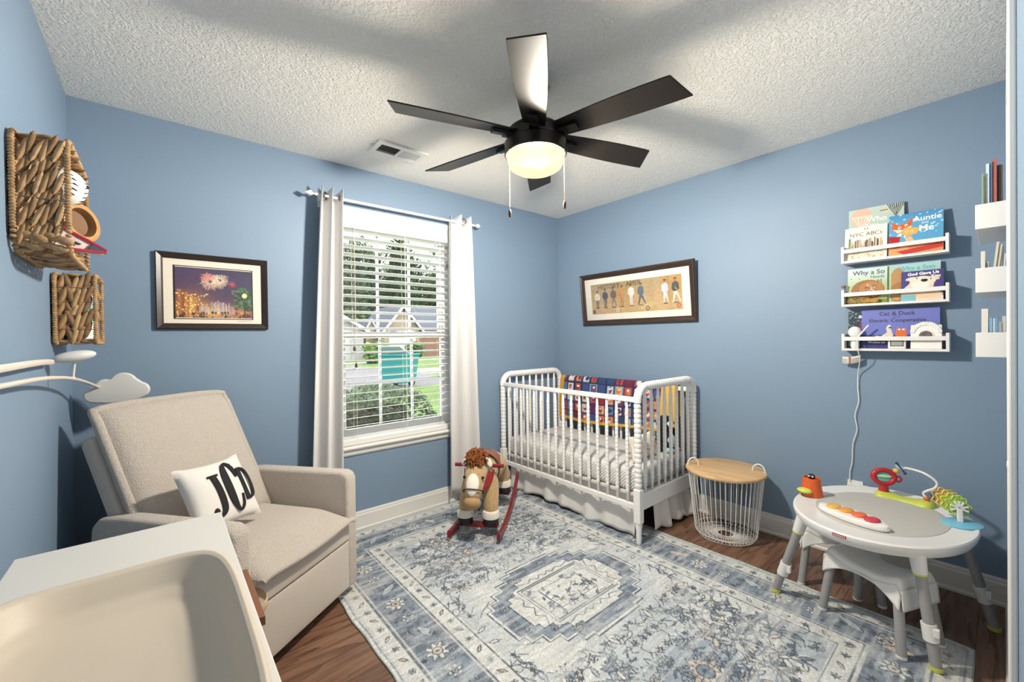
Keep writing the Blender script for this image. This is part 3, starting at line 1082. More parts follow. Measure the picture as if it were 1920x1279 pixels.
def rug_paint():
    P = Paint(RW, RL, .0042, '#D9D8D2')
    ny, nx = P.ny, P.nx
    U, W = P.U - RW / 2, P.Vv - RL / 2
    d = np.minimum(RW / 2 - np.abs(U), RL / 2 - np.abs(W))       # distance to the edge
    n1, n2 = vnoise(ny, nx, (10, 90), 1, 4), vnoise(ny, nx, (60, 70), 2, 3)
    n3, n4 = vnoise(ny, nx, (5, 7), 3, 4), vnoise(ny, nx, (14, 160), 4, 3)
    IV, BL, DK, PCH, LT = '#DEDDD8', '#8A95A3', '#565F6A', '#D9C7B9', '#BAC2CA'
    P.put(d < 9, IV)
    fieldm = (d > .37)
    P.put(fieldm * np.clip((n3 - .42) * 4, 0, 1), LT, .8)
    P.put(fieldm * np.clip((n1 - .52) * 5, 0, 1), '#9FABB8', .55)
    bandm = (d > .105) & (d < .285)
    P.put(bandm, BL)
    P.put(bandm * np.clip((n2 - .5) * 6, 0, 1), DK, .55)
    for e, wd, c in ((.02, .005, BL), (.1, .006, DK), (.112, .004, IV), (.28, .004, IV), (.29, .006, DK), (.365, .005, DK), (.375, .004, IV), (.03, .003, LT)):
        P.put(np.abs(d - e) < wd / 2 + .0012, c, .8)

    stx, sty = RW / (nx - 1), RL / (ny - 1)

    def win(cx, cy, r):
        i0, i1 = max(0, int((cx + RW / 2 - r) / stx)), min(nx, int((cx + RW / 2 + r) / stx) + 2)
        j0, j1 = max(0, int((cy + RL / 2 - r) / sty)), min(ny, int((cy + RL / 2 + r) / sty) + 2)
        return (slice(j0, j1), slice(i0, i1))

    def wput(w_, mask, col):
        P.a[w_][mask] = P.c(col)

    def ros(cx, cy, r, c1, c2, petals=8, out=DK):
        w_ = win(cx, cy, r)
        x, y = U[w_] - cx, W[w_] - cy
        if x.size == 0:
            return
        rr, th = np.hypot(x, y), np.arctan2(y, x)
        lim = r * (.78 + .22 * np.cos(petals * th))
        wput(w_, rr < lim, out)
        wput(w_, rr < lim - .007, c1)
        wput(w_, rr < r * .42, out)
        wput(w_, rr < r * .42 - .005, c2)
        wput(w_, rr < r * .14, out)

    def leafm(cx, cy, r, an, c):
        w_ = win(cx, cy, r)
        x, y = U[w_] - cx, W[w_] - cy
        if x.size == 0:
            return
        a = x * math.cos(an) + y * math.sin(an)
        b = -x * math.sin(an) + y * math.cos(an)
        wput(w_, (np.abs(b) < .38 * r * (1 - (a / r) ** 2)) & (np.abs(a) < r), DK)
        wput(w_, (np.abs(b) < .38 * r * (1 - (a / r) ** 2) - .005) & (np.abs(a) < r - .008), c)

    def seg(pts, wd, c, sym=True):
        for sx in ((1, -1) if sym else (1,)):
            for sy in ((1, -1) if sym else (1,)):
                P.line([(RW / 2 + sx * a, RL / 2 + sy * b) for a, b in pts], wd, c, .85)
    g = random.Random(5)
    # main border: rosettes, diamonds and leaves following the band
    for side in range(4):
        L = RL if side % 2 == 0 else RW
        n = int((L - .2) / .135)
        for i in range(n):
            s_ = -L / 2 + .16 + (L - .32) * (i + .5) / n
            o_ = (RW / 2 - .195) if side % 2 == 0 else (RL / 2 - .195)
            o_ *= 1 if side < 2 else -1
            cx, cy = (o_, s_) if side % 2 == 0 else (s_, o_)
            if i % 3 == 0:
                ros(cx, cy, .056, IV, PCH, 8)
            elif i % 3 == 1:
                leafm(cx + (.02 if side % 2 == 0 else 0), cy, .06, g.uniform(.4, 2.6), PCH if g.random() < .5 else LT)
                ros(cx - .04, cy + .04, .018, IV, IV, 5)
            else:
                ros(cx, cy, .036, IV, LT, 6)
            for _ in range(4):
                ex, ey = (g.uniform(-.07, .07), g.uniform(-.065, .065)) 
                if g.random() < .5:
                    ros(cx + ex, cy + ey, g.uniform(.009, .017), IV, PCH, 5)
                else:
                    leafm(cx + ex, cy + ey, g.uniform(.012, .022), g.uniform(0, 3), LT)
        # guard bands: small alternating motifs
        for off, sc in ((.066, 1), (.33, 1)):
            n = int(L / .075)
            for i in range(n):
                s_ = -L / 2 + L * (i + .5) / n
                o_ = (RW / 2 - off) if side % 2 == 0 else (RL / 2 - off)
                if abs(s_) > L / 2 - off:
                    continue
                o_ *= 1 if side < 2 else -1
                cx, cy = (o_, s_) if side % 2 == 0 else (s_, o_)
                if i % 2:
                    leafm(cx, cy, .024, .8 if i % 4 == 1 else 2.3, PCH)
                else:
                    ros(cx, cy, .019, IV, LT, 6, '#6B7480')
    # stepped medallion
    def stepped(rx, ry, n, cx=0, cy=0):
        ax = np.floor(np.abs(U - cx) / rx * n + .5) / n
        ay = np.floor(np.abs(W - cy) / ry * n + .5) / n
        return (ax + ay < 1.42) & (np.abs(U - cx) < rx) & (np.abs(W - cy) < ry)
    for sy in (1, -1):
        P.put(stepped(.21, .15, 5, 0, sy * .68), '#B9C1C9', .8)
        P.put(stepped(.17, .12, 5, 0, sy * .68), '#97A2B0', .7)
    P.put(stepped(.432, .322, 7), DK)
    P.put(stepped(.424, .314, 7), IV)
    P.put(stepped(.412, .302, 7), BL)
    P.put(stepped(.412, .302, 7) * np.clip((n2 - .45) * 6, 0, 1), DK, .5)
    P.put(stepped(.325, .228, 6), DK)
    P.put(stepped(.317, .220, 6), IV)
    P.put(stepped(.317, .220, 6) * np.clip((n3 - .5) * 4, 0, 1), PCH, .45)
    for k in range(18):
        an = 2 * PI * k / 18
        ros(.375 * math.cos(an) * (.9 + .1 * abs(math.cos(2 * an))), .272 * math.sin(an) * (.9 + .1 * abs(math.cos(2 * an))), .02 if k % 2 else .027, LT if k % 3 else PCH, IV, 6)
    # zigzag and centre cartouche
    zz = []
    for k in range(41):
        an = 2 * PI * k / 40
        r_ = 1 if k % 2 else .88
        s_ = 1 / max(abs(math.cos(an)) / .265, abs(math.sin(an)) / .185)
        zz.append((s_ * r_ * math.cos(an), s_ * r_ * math.sin(an)))
    seg(zz, .006, DK, False)
    for a, b in ((.215, .145), (.2, .132), (.13, .085)):
        seg([(-a, -b), (a, -b), (a, b), (-a, b), (-a, -b)], .005, DK, False)
    for k in range(64):
        x, y = g.uniform(-.19, .19), g.uniform(-.12, .12)
        if k % 3:
            leafm(x, y, g.uniform(.014, .024), g.uniform(0, 3), '#8B94A0')
        else:
            seg([(x, y), (x + g.uniform(-.04, .04), y + g.uniform(-.03, .03)), (x + g.uniform(-.05, .05), y + g.uniform(-.05, .05))], .004, DK, False)
    # corner spandrels
    cxx, cyy = RW / 2 - .385, RL / 2 - .385
    for sx in (1, -1):
        for sy in (1, -1):
            for (r_, cc, w_) in ((.33, IV, 0), (.21, '#A9B2BC', 0)):
                P.put((np.hypot(cxx - U * sx, (cyy - W * sy) * .8) < r_ * (.85 + .15 * np.cos(12 * np.arctan2(cyy - W * sy, cxx - U * sx)))) & fieldm, cc, .75)
    seg([(cxx - .34, cyy), (cxx - .3, cyy - .12), (cxx - .22, cyy - .16), (cxx - .24, cyy - .24), (cxx - .12, cyy - .27), (cxx - .08, cyy - .38), (cxx, cyy - .41)], .012, DK)
    seg([(cxx - .2, cyy), (cxx - .18, cyy - .08), (cxx - .1, cyy - .1), (cxx - .08, cyy - .2), (cxx, cyy - .24)], .009, DK)
    for sx in (1, -1):
        for sy in (1, -1):
            for k in range(7):
                leafm(sx * (cxx - g.uniform(.03, .22)), sy * (cyy - g.uniform(.03, .3)), g.uniform(.03, .055), g.uniform(0, 3), '#8892A0')
    # big palmettes and vine scrolls in the field
    for px_, py_, r_ in ((0, .7, .085), (0, -.7, .085), (.0, .90, .05), (0, -.90, .05), (.40, .37, .055), (-.40, .37, .055), (.40, -.37, .055), (-.40, -.37, .055), (.3, .82, .05), (-.3, .82, .05), (.3, -.82, .05), (-.3, -.82, .05)):
        ros(px_, py_, r_, '#D9C8BA', '#8E9AAA', 12)
    for k in range(400):
        x, y = g.uniform(0, RW / 2 - .39), g.uniform(0, RL / 2 - .4)
        if (abs(x) < .46 and abs(y) < .35):
            continue
        kind = g.randrange(4)
        rr = g.uniform(.013, .03)
        an, c = g.uniform(0, 3), g.choice((LT, '#8892A0', PCH, IV))
        for sx in (1, -1):
            for sy in (1, -1):
                if kind == 0:
                    ros(sx * x, sy * y, rr, c, IV, 6, '#5B6470')
                elif kind == 1:
                    leafm(sx * x, sy * y, rr * 1.3, an * sx * sy, c)
                else:
                    pts = [(x, y)]
                    for j in range(4):
                        pts.append((pts[-1][0] + g.uniform(-.045, .045), pts[-1][1] + g.uniform(-.045, .045)))
        if kind > 1:
            seg(pts, .0048, '#5B6470')
    # wear: horizontal streaks of faded pile
    P.put(np.clip((n4 - .5) * 5, 0, 1), '#DBDBD8', .5)
    P.put(np.clip((n1 - .55) * 6, 0, 1), '#D6D7D6', .5)
    P.put(np.clip((n3 - .62) * 5, 0, 1), '#CBB9A8', .22)
    P.noise((420, 620), 9, .80, 1.12)
    P.noise((30, 300), 12, .88, 1.08)
    P.a *= np.array([.955, .968, .985])
    return P


rug = thing('area_rug', ((RX0 + RX1) / 2, (RY0 + RY1) / 2, 0), 'faded blue and ivory patterned area rug on the wood floor', 'rug')
P = rug_paint()


def rug_place(u, v):
    x, y = RX0 + u, RY0 + v
    wv = .004 * math.sin(y * 9) + .003 * math.sin(y * 23)
    e = max(0, 1 - (RX1 - x) / .05) + max(0, 1 - (x - RX0) / .05)
    return V(x + wv * e, y, .0052 + .0012 * e * math.sin(y * 14))


link('pile', P.mesh('pile', rug_place, rug.location), mat('rug_pile', rough=.95, attr=True, bump=(900, .25, 2, .002)), rug)
ed = [(RX0, RY0), (RX1, RY0), (RX1, RY1), (RX0, RY1)]
pts = []
for k in range(4):
    a, b = ed[k], ed[(k + 1) % 4]
    for i in range(40):
        x, y = a[0] + (b[0] - a[0]) * i / 40, a[1] + (b[1] - a[1]) * i / 40
        wv = .004 * math.sin(y * 9) + .003 * math.sin(y * 23)
        e = 1 if (abs(x - RX0) < .01 or abs(x - RX1) < .01) else 0
        pts.append((x + wv * e, y, .0034))
MB().tube(pts, .0034, 6, closed=True).build('binding', mat('rug_binding', '#8FA09B', .9), rug, smooth=True)

# ------------------------------------------------------------------ crib
XF, XB, YF, YNR = -.765, -.062, -.055, -1.365      # post centres: front / back, window end / near end
cb = thing('baby_crib', ((XF + XB) / 2, (YF + YNR) / 2, 0), 'white spindle crib standing in the corner on the rug', 'crib')
M_CRIB = mat('white_crib_paint', '#F0EFED', .3)


def turned(z0, z1, r, ring, plain=.03):
    """turned spindle profile with close-set rings"""
    pr = [(r * .55, z0), (r * .8, z0 + plain)]
    n = int((z1 - z0 - 2 * plain) / ring)
    h = (z1 - z0 - 2 * plain) / n
    for i in range(n):
        a = z0 + plain + i * h
        pr += [(r * .86, a + h * .04), (r, a + h * .25), (r, a + h * .75), (r * .86, a + h * .96)]
    return pr + [(r * .8, z1 - plain), (r * .55, z1)]


spm = MB().lathe(turned(.235, .88, .0115, .0255, .07), 10).mesh('spindle')
spm.materials.append(M_CRIB)
spm.shade_smooth()
spe = MB().lathe(turned(.30, .965, .0125, .0255, .07), 10).mesh('spindle')
spe.materials.append(M_CRIB)
spe.shade_smooth()
L0 = cb.location
for x in (XF, XB):
    for k in range(16):
        yy = YF + (YNR - YF) * (k + 1) / 17
        inst('spindle', spm, cb, (x - L0.x, yy - L0.y, 0))
    MB().box(x - .012, x + .012, YNR + .015, YF - .015, .873, .906).build('top_rail', M_CRIB, cb, bevel=.006)
    MB().box(x - .012, x + .012, YNR + .015, YF - .015, .212, .246).build('bottom_rail', M_CRIB, cb, bevel=.004)
for y in (YF, YNR):
    for k in range(8):
        xx = XF + (XB - XF) * (k + 1) / 9
        inst('spindle', spe, cb, (xx - L0.x, y - L0.y, 0))
    mb = MB()
    pts = [V(XF, y, .875)] + arc((XF + .085, y, .885), (-.085, 0, 0), (0, 0, .085), 0, PI / 2, 8) + arc((XB - .085, y, .885), (0, 0, .085), (.085, 0, 0), 0, PI / 2, 8) + [V(XB, y, .875)]
    mb.tube(pts, .0245, 14)
    mb.build('head_rail', M_CRIB, cb, smooth=True)
    # turned rings along the top
    mb = MB()
    for i in range(20):
        xx = XF + .1 + (XB - XF - .2) * i / 19
        mb.lathe([(.0245, -.009), (.0262, -.006), (.0262, .006), (.0245, .009)], 14, (xx, y, .97), (0, 1, 0), (0, 0, 1), (1, 0, 0))
    mb.build('rail_turning', M_CRIB, cb, smooth=True, fix=False)
    MB().box(XF + .02, XB - .02, y - .011, y + .011, .205, .305).build('end_panel', M_CRIB, cb, bevel=.004)
    for x in (XF, XB):
        MB().lathe(turned(.34, .88, .0225, .03, .012), 16, (x, y, 0)).build('post', M_CRIB, cb, smooth=True)
        MB().box(x - .0235, x + .0235, y - .0235, y + .0235, .135, .345).build('post_block', M_CRIB, cb, bevel=.006)
        MB().lathe([(.014, .007), (.016, .02), (.0175, .09), (.022, .125), (.02, .14)], 14, (x, y, 0)).build('leg', M_CRIB, cb, smooth=True)
MB().ball((XF - .0, YNR - .0245, .865), (.005, .002, .005), 8, 6).build('bolt', mat('dark_bolt', '#3C3A38', .4, metal=1), cb)
MB().box(XF + .015, XB - .015, YNR + .015, YF - .015, .285, .298).build('mattress_support', mat('crib_support', '#CFCDC8', .7), cb)

# mattress in a striped fitted sheet
M_SHEET = mat('striped_sheet', '#E4E3E0', .9)
t = M_SHEET.node_tree
wv = t.nodes.new('ShaderNodeTexWave')
wv.wave_type = 'BANDS'
wv.bands_direction = 'DIAGONAL'
wv.inputs['Scale'].default_value = 30
wv.inputs['Distortion'].default_value = .6
wv.inputs['Detail'].default_value = 1
rp = t.nodes.new('ShaderNodeValToRGB')
rp.color_ramp.elements[0].position = .12
rp.color_ramp.elements[0].color = (*rgb(158, 158, 160), 1)
rp.color_ramp.elements[1].position = .34
rp.color_ramp.elements[1].color = (*rgb(226, 225, 222), 1)
t.links.new([n for n in t.nodes if n.type == 'TEX_COORD'][0].outputs['Object'], wv.inputs['Vector'])
t.links.new(wv.outputs['Fac'], rp.inputs['Fac'])
t.links.new(rp.outputs['Color'], t.nodes['Principled BSDF'].inputs['Base Color'])
mt = MB().box(XF + .03, XB - .03, YNR + .03, YF - .03, .299, .445).build('crib_mattress', M_SHEET, None, bevel=.035, seg=5)
mt.data.shade_smooth()
tag(mt, 'crib mattress in a white fitted sheet with thin grey stripes', 'mattress')

# gathered skirt hanging inside the frame
sk = thing('crib_skirt', ((XF + XB) / 2, (YF + YNR) / 2, .02), 'white gathered cloth skirt hanging below the crib mattress', 'crib skirt')
M_SKIRT = mat('white_skirt_cloth', '#E3E1DE', .9, sheen=.2)


def skirt_panel(p0, p1, out, nf, seed, lift):
    p0, p1, out = V(*p0), V(*p1), V(*out)
    g = random.Random(seed)
    ph = [g.uniform(0, 6) for _ in range(4)]

    def fn(u, v):
        a = (.012 * math.sin(u * nf * 6.28 + ph[0]) + .008 * math.sin(u * nf * 9.7 + ph[1])) * (v ** .7) + .010 * v
        b = .022 + .010 * math.sin(u * 9 + ph[2]) + .008 * math.sin(u * 23 + ph[3])
        q = p0 + (p1 - p0) * u + out * (a + lift * v * v * (u if lift > 0 else 0))
        return V(q.x, q.y, .284 + (b - .284) * v)
    return MB().grid(110, 14, fn).build('skirt_panel', M_SKIRT, sk, smooth=True, solid=.001)


skirt_panel((XF + .05, YF - .04, 0), (XF + .05, YNR + .05, 0), (-1, 0, 0), 6, 1, 0)
skirt_panel((XB - .05, YF - .04, 0), (XB - .05, YNR + .05, 0), (1, 0, 0), 6, 2, 0)
skirt_panel((XF + .2, YNR + .03, 0), (XB - .05, YNR + .03, 0), (0, -1, 0), 3, 3, .045)
skirt_panel((XF + .06, YF - .05, 0), (XB - .06, YF - .05, 0), (0, 1, 0), 3, 4, 0)

# quilt draped over the back rail
QL = 1.16
qp = Paint(QL, .80, .007, '#34406A')
g = random.Random(11)
cw = .088
for i in range(14):
    for j in range(10):
        x, y = i * cw, j * cw * .95
        c = g.choice(('#27315C', '#3C4E7E', '#6D2340', '#8C2A36', '#5B2A5E', '#7E93AB', '#4F6C92', '#A8433C', '#30466F'))
        qp.rect(x, y, x + cw, y + cw, c)
        if g.random() < .8:
            c2 = g.choice(('#B8C4D0', '#C9B9A4', '#B05A44', '#D8D2C8', '#6E86A8', '#C98A5A', '#41558A'))
            qp.rect(x + .014, y + .012, x + cw - .014, y + cw - .014, c2)
            qp.ell(x + cw / 2 + g.uniform(-.01, .01), y + cw / 2, g.uniform(.014, .026), g.uniform(.014, .03), g.choice(('#A23A34', '#C77B4E', '#E6E1D8', '#2B3765', '#7A2B48')))
            qp.ell(x + cw / 2, y + cw * .62, .012, .009, g.choice(('#E4C9A8', '#EFEDE8', '#31406F')))
    qp.line([(i * cw, 0), (i * cw, .8)], .008, '#222B52')
for j in range(10):
    qp.line([(0, j * cw * .95), (QL, j * cw * .95)], .008, '#222B52')
qp.rect(0, 0, .045, .8, '#D49A2C')
qp.rect(QL - .12, 0, QL, .8, '#D9AE4E')
qp.rect(0, 0, QL, .022, '#D9A63A')
qp.rect(0, .778, QL, .8, '#D9A63A')


def quilt_place(u, v):
    y = YF - .045 - u
    s_ = v - .40                       # arc length across the rail, negative = room side
    r_ = .03
    zc = .886
    half = r_ * PI / 2
    drop = .05 * math.sin(u * 5.0)
    if abs(s_) < half:
        a = s_ / r_
        return V(XB + math.sin(a) * r_, y, zc + math.cos(a) * r_ * 1.15)
    e = abs(s_) - half
    k = -1 if s_ < 0 else 1
    bulge = .010 * math.sin(u * 21 + 1) * min(1, e / .2) + .006 * math.sin(u * 47) * min(1, e / .3)
    if k > 0:
        return V(min(XB + r_ + bulge * .3, -.024), y, zc - e * .6)
    return V(XB - r_ - abs(bulge) - .012 * min(1, e / .1), y, zc - e * (1 + drop))


ql = thing('patchwork_quilt', (XB, YF - .045 - QL / 2, .5), 'navy and red picture patchwork quilt with yellow border over crib rail', 'quilt')
link('cloth', qp.mesh('cloth', quilt_place, ql.location), mat('quilt_cotton', rough=.9, attr=True), ql, smooth=True, solid=.006)

# cushion with orange print leaning at the near end of the mattress
cu = thing('print_cushion', (-.47, -1.21, .446), 'cream cushion with rows of orange print on the crib mattress', 'cushion')


def pillow(c, ux, uy, un, a, b, th, pinch=.12, n=22):
    c, ux, uy, un = V(*c), V(*ux).normalized(), V(*uy).normalized(), V(*un).normalized()
    mb = MB()
    for s_ in (1, -1):
        def fn(u, v, s_=s_):
            x, y = 2 * u - 1, 2 * v - 1
            px, py = a * x * (1 - pinch * (1 - x * x) * 0 - pinch * (1 - abs(y)) * 0), b * y
            px = a * x * (1 - pinch * (1 - y * y))
            py = b * y * (1 - pinch * (1 - x * x))
            h = th * (max(0, (1 - x ** 2) * (1 - y ** 2))) ** .42
            return c + ux * px + uy * py + un * (h * s_)
        mb.grid(n, n, fn)
    return mb


pillow((-.47, -1.215, .53), (1, .05, 0), (0, .25, .97), (0, -.97, .25), .17, .086, .042).build('cover', mat('cream_cushion', '#E9DFCF', .9), cu, smooth=60)
fr = Frame((-.47, -1.258, .53), (1, .05, 0), (0, .25, .97), (0, -.97, .25))
M_ORN = mat('orange_print', '#C9772F', .8)
for yy_ in (-.045, -.012, .02):
    mb = MB()
    g = random.Random(int(yy_ * 1000))
    for i in range(13):
        x = -.12 + i * .02
        for k in range(3):
            h = .012
            p0 = fr.at(x + g.uniform(-.006, .006), yy_ + g.uniform(-h, h), .004)
            p1 = fr.at(x + g.uniform(-.006, .006), yy_ + g.uniform(-h, h), .004)
            if (p1 - p0).length > .004:
                mb.tube([p0, p1], .0016, 4)
    mb.build('print_row', M_ORN, cu, fix=False)

# plush penguin sitting in the far corner of the near end
pg = thing('plush_penguin', (-.205, -1.23, .446), 'black and white plush penguin in pale blue trousers in the crib', 'plush toy')
M_BLKP = mat('black_plush', '#1C1C20', .95, bump=(300, .5, 2, .003))
M_WHTP = mat('white_plush', '#E9E8E4', .95, bump=(300, .5, 2, .003))
M_BLUP = mat('pale_blue_plush', '#A8C6DC', .95, bump=(300, .4, 2, .003))
c = V(-.205, -1.225, .446)
MB().lathe([(0, 0), (.05, .004), (.068, .03), (.07, .075), (.058, .12), (.045, .145), (.058, .17), (.062, .2), (.05, .235), (.025, .255), (0, .26)], 20, c).build('body', M_BLKP, pg, smooth=True)
MB().ball(c + V(0, -.03, .075), (.052, .047, .062), 16, 10).build('belly', M_BLUP, pg, smooth=True)
MB().ball(c + V(-.005, -.03, .2), (.04, .036, .036), 16, 10).build('face', M_WHTP, pg, smooth=True)
MB().lathe([(.014, 0), (.01, .014), (0, .028)], 10, c + V(-.01, -.062, .192), (1, 0, 0), (0, 0, 1), (0, -1, 0)).build('beak', mat('beak_yellow', '#D9B04A', .8), pg, smooth=True)
for s_ in (-1, 1):
    MB().ball(c + V(s_ * .018 - .005, -.063, .212), .006, 8, 6).build('eye', M_BLKP, pg, smooth=True)
    MB().ball(c + V(s_ * .068, -.02, .115), (.014, .028, .05), 12, 8).build('wing', M_BLKP, pg, smooth=True)
    MB().ball(c + V(s_ * .036, -.055, .022), (.028, .04, .02), 12, 8).build('foot', M_BLUP, pg, smooth=True)

# ------------------------------------------------------------------ armchair
UA, NA = V(.8165, .5774, 0), V(.5774, -.8165, 0)
CO = V(-2.229, -.665, 0)           # front outer corner of the arm by the window
ac = thing('armchair', CO - UA * .352 - NA * .4, 'cream boucle recliner armchair in the corner', 'armchair')
M_BOU = mat('cream_boucle', '#D3C8BD', .95, bump=(260, 1.0, 4, .009), var=(160, .1), sheen=.3)
M_BOUF = mat('flat_cream_weave', '#C9BEB3', .95, bump=(700, .4, 2, .003), sheen=.2)


def cx(q):
    """chair space: x along the front (0 = window-side arm, negative towards the wall), y towards the back"""
    return CO + UA * q.x - NA * q.y + V(0, 0, q.z)


def soft_box(x0, x1, y0, y1, z0, z1, puff=(0, 0, 0), n=9):
    """box with bulged faces (subdivided), for cushions"""
    mb = MB()
    c = V((x0 + x1) / 2, (y0 + y1) / 2, (z0 + z1) / 2)
    h = V((x1 - x0) / 2, (y1 - y0) / 2, (z1 - z0) / 2)
    for ax in range(3):
        for s_ in (-1, 1):
            a, b = (ax + 1) % 3, (ax + 2) % 3

            def fn(u, v, ax=ax, s_=s_, a=a, b=b):
                q = [0, 0, 0]
                q[ax], q[a], q[b] = s_, 2 * u - 1, 2 * v - 1
                w_ = (1 - q[a] ** 2) * (1 - q[b] ** 2)
                r_ = V(*[q[i] * h[i] for i in range(3)])
                r_[ax] += s_ * puff[ax] * w_
                return c + r_
            mb.grid(n, n, fn)
    return mb


def rounded(mb, name, m, bev, par=ac):
    o = mb.build(name, m, par, bevel=bev, seg=4)
    o.data.shade_smooth()
    return o


W_ = .705
AT = .076
for a, b in ((-AT, 0), (-W_, -W_ + AT)):
    mb = MB().prism([(a, y_, z_) for y_, z_ in ((0, .045), (0, .585), (.012, .612), (.04, .622), (.55, .612), (.66, .60), (.70, .56), (.72, .4), (.72, .045))], (b - a, 0, 0)).xf(cx)
    rounded(mb, 'arm', M_BOU, .016)
rounded(MB().box(-W_ + AT + .004, -AT - .004, .02, .70, .06, .33).xf(cx), 'seat_base', M_BOUF, .015)
rounded(soft_box(-W_ + AT + .004, -AT - .004, -.008, .05, .06, .292, (0, .006, 0)).xf(cx), 'footrest_lower_panel', M_BOUF, .008)
rounded(soft_box(-W_ + AT + .004, -AT - .004, -.012, .06, .296, .40, (0, .008, 0)).xf(cx), 'footrest_upper_panel', M_BOUF, .008)


def seat_fn(top):
    def fn(u, v):
        x = -W_ + AT + .006 + (W_ - 2 * AT - .012) * u
        y = -.035 + .55 * v
        ex, ey = 1 - (2 * u - 1) ** 8, (1 - max(0, 1 - v / .25) ** 3)
        z = .402 + (.062 * ex ** .6 * (.25 + .75 * min(1, v / .3)) if top else 0)
        z -= .02 * math.sin(u * PI) * max(0, 1 - v / .2)
        return V(x, y, z if top else .395 - .02 * math.sin(u * PI) * max(0, 1 - v / .2))
    return fn


mb = MB().grid(26, 26, seat_fn(True)).grid(26, 26, seat_fn(False))
f0, f1 = seat_fn(True), seat_fn(False)
for e in range(2):
    mb.grid(26, 2, lambda u, v, e=e: (f0 if v else f1)(u, e))
    mb.grid(26, 2, lambda u, v, e=e: (f0 if v else f1)(e, u))
sc_ = mb.xf(cx).build('seat_cushion', M_BOU, ac, smooth=60)
pts = [cx(f0(i / 30, 0) + V(0, -.004, -.004)) for i in range(31)]
MB().tube(pts, .0125, 8).build('piping', M_BOU, sc_, smooth=True)
# tilted back: frame behind, thick cushion in front with piping round its edge
by0, bz0, by1, bz1 = .47, .43, .775, 1.015
bd = V(0, by1 - by0, bz1 - bz0).normalized()
bn_ = V(0, -bd.z, bd.y)
BLn = math.hypot(by1 - by0, bz1 - bz0)


def back_pt(u, v, d):
    x = -W_ + .058 + .57 * u
    return V(x, by0, bz0) + bd * (BLn * v) + bn_ * d


mb = MB()


def bfront(u, v):
    e = (1 - (2 * u - 1) ** 6) * (1 - (2 * v - 1) ** 6)
    cr_ = 1 - .012 * (abs(2 * u - 1) ** 3) * (1 - v)
    q = back_pt(.5 + (u - .5) * cr_, v, .0 + .055 * e ** .5)
    q.z -= .012 * (abs(2 * u - 1)) ** 4 * (1 if v > .9 else 0)
    return q


mb.grid(30, 30, bfront)
bback = lambda u, v: back_pt(u, v, -.035)
mb.grid(30, 30, bback)
for e in range(2):
    mb.grid(30, 2, lambda u, v, e=e: (bfront if v else bback)(u, e))
    mb.grid(30, 2, lambda u, v, e=e: (bfront if v else bback)(e, u))
bc = mb.xf(cx).build('back_cushion', M_BOU, ac, smooth=60)
pts = [bfront(0, i / 20) for i in range(21)] + [bfront(i / 20, 1) for i in range(1, 21)] + [bfront(1, 1 - i / 20) for i in range(1, 21)]
MB().tube([cx(q + bn_ * .004) for q in pts], .017, 10).build('piping', M_BOU, bc, smooth=True)
mb = MB().prism([back_pt(u, v, -.04) for u, v in ((-.03, .02), (.97, .02), (.97, .80), (.94, .845), (.0, .845), (-.03, .80))], V(0, .075, -.02)).xf(cx)
rounded(mb, 'back_frame', M_BOUF, .018)
for x in (-.06, -W_ + .06):
    for y in (.08, .62):
        MB().lathe([(.022, .0075 if (x > -.1 and y < .2) else 0), (.026, .048)], 12, cx(V(x, y, 0))).build('foot', mat('black_foot', '#1B1A19', .6), ac)
MB().box(-W_ + AT, -AT, .06, .66, .012, .06).xf(cx).build('base_plinth', M_BOUF, ac)

# monogram pillow
pw_ = thing('monogram_pillow', cx(V(-.44, .36, .47)), 'white throw pillow with large black letters JCD on the armchair', 'pillow')
pth = math.radians(-2)
pux = UA * math.cos(pth) + V(0, 0, 1) * math.sin(pth)
lean = (V(0, 0, 1) * .86 - NA * .51).normalized()
puy = (lean * math.cos(pth) - UA * math.sin(pth)).normalized()
pn = pux.cross(puy).normalized()
if pn.dot(NA) < 0:
    pn = -pn
pc = cx(V(-.452, .36, .632))
PA, PB, PT = .15, .15, .055
pillow(pc, pux, puy, pn, PA, PB, PT, .1, 26).build('pillow_cover', mat('white_linen', '#DEDAD5', .9, bump=(700, .2, 2, .002)), pw_, smooth=60)


def pil_surf(x, y):
    h = PT * (max(0, (1 - (x / PA) ** 2) * (1 - (y / PB) ** 2))) ** .42
    return pc + pux * x + puy * y + pn * (h + .0025)


M_INK = mat('black_embroidery', '#1D1C20', .9, bump=(500, .6, 2, .003))


def pil_shape(name, pts):
    """a filled stroke outline laid over the pillow surface"""
    mb = MB()
    L, Rr = [], []
    for (x, y, w_) in pts:
        L.append((x * .82 + .012, y * .98, w_ * .9))
    vs, fs = [], []
    n = len(L)
    for i, (x, y, w_) in enumerate(L):
        a, b = L[max(i - 1, 0)], L[min(i + 1, n - 1)]
        d = Vector((b[0] - a[0], b[1] - a[1])).normalized()
        nx_, ny_ = -d.y, d.x
        for k in (-1, -.33, .33, 1):
            vs.append(pil_surf(x + nx_ * w_ * k, y + ny_ * w_ * k))
    for i in range(n - 1):
        for k in range(3):
            fs.append((i * 4 + k, i * 4 + k + 1, i * 4 + 5 + k, i * 4 + 4 + k))
    mb.add(vs, fs).build(name, M_INK, pw_, solid=.004, fix=True)


def smooth2(pts, n=6):
    q = spline([(a, b, c) for a, b, c in pts], n)
    return [(v.x, v.y, v.z) for v in q]


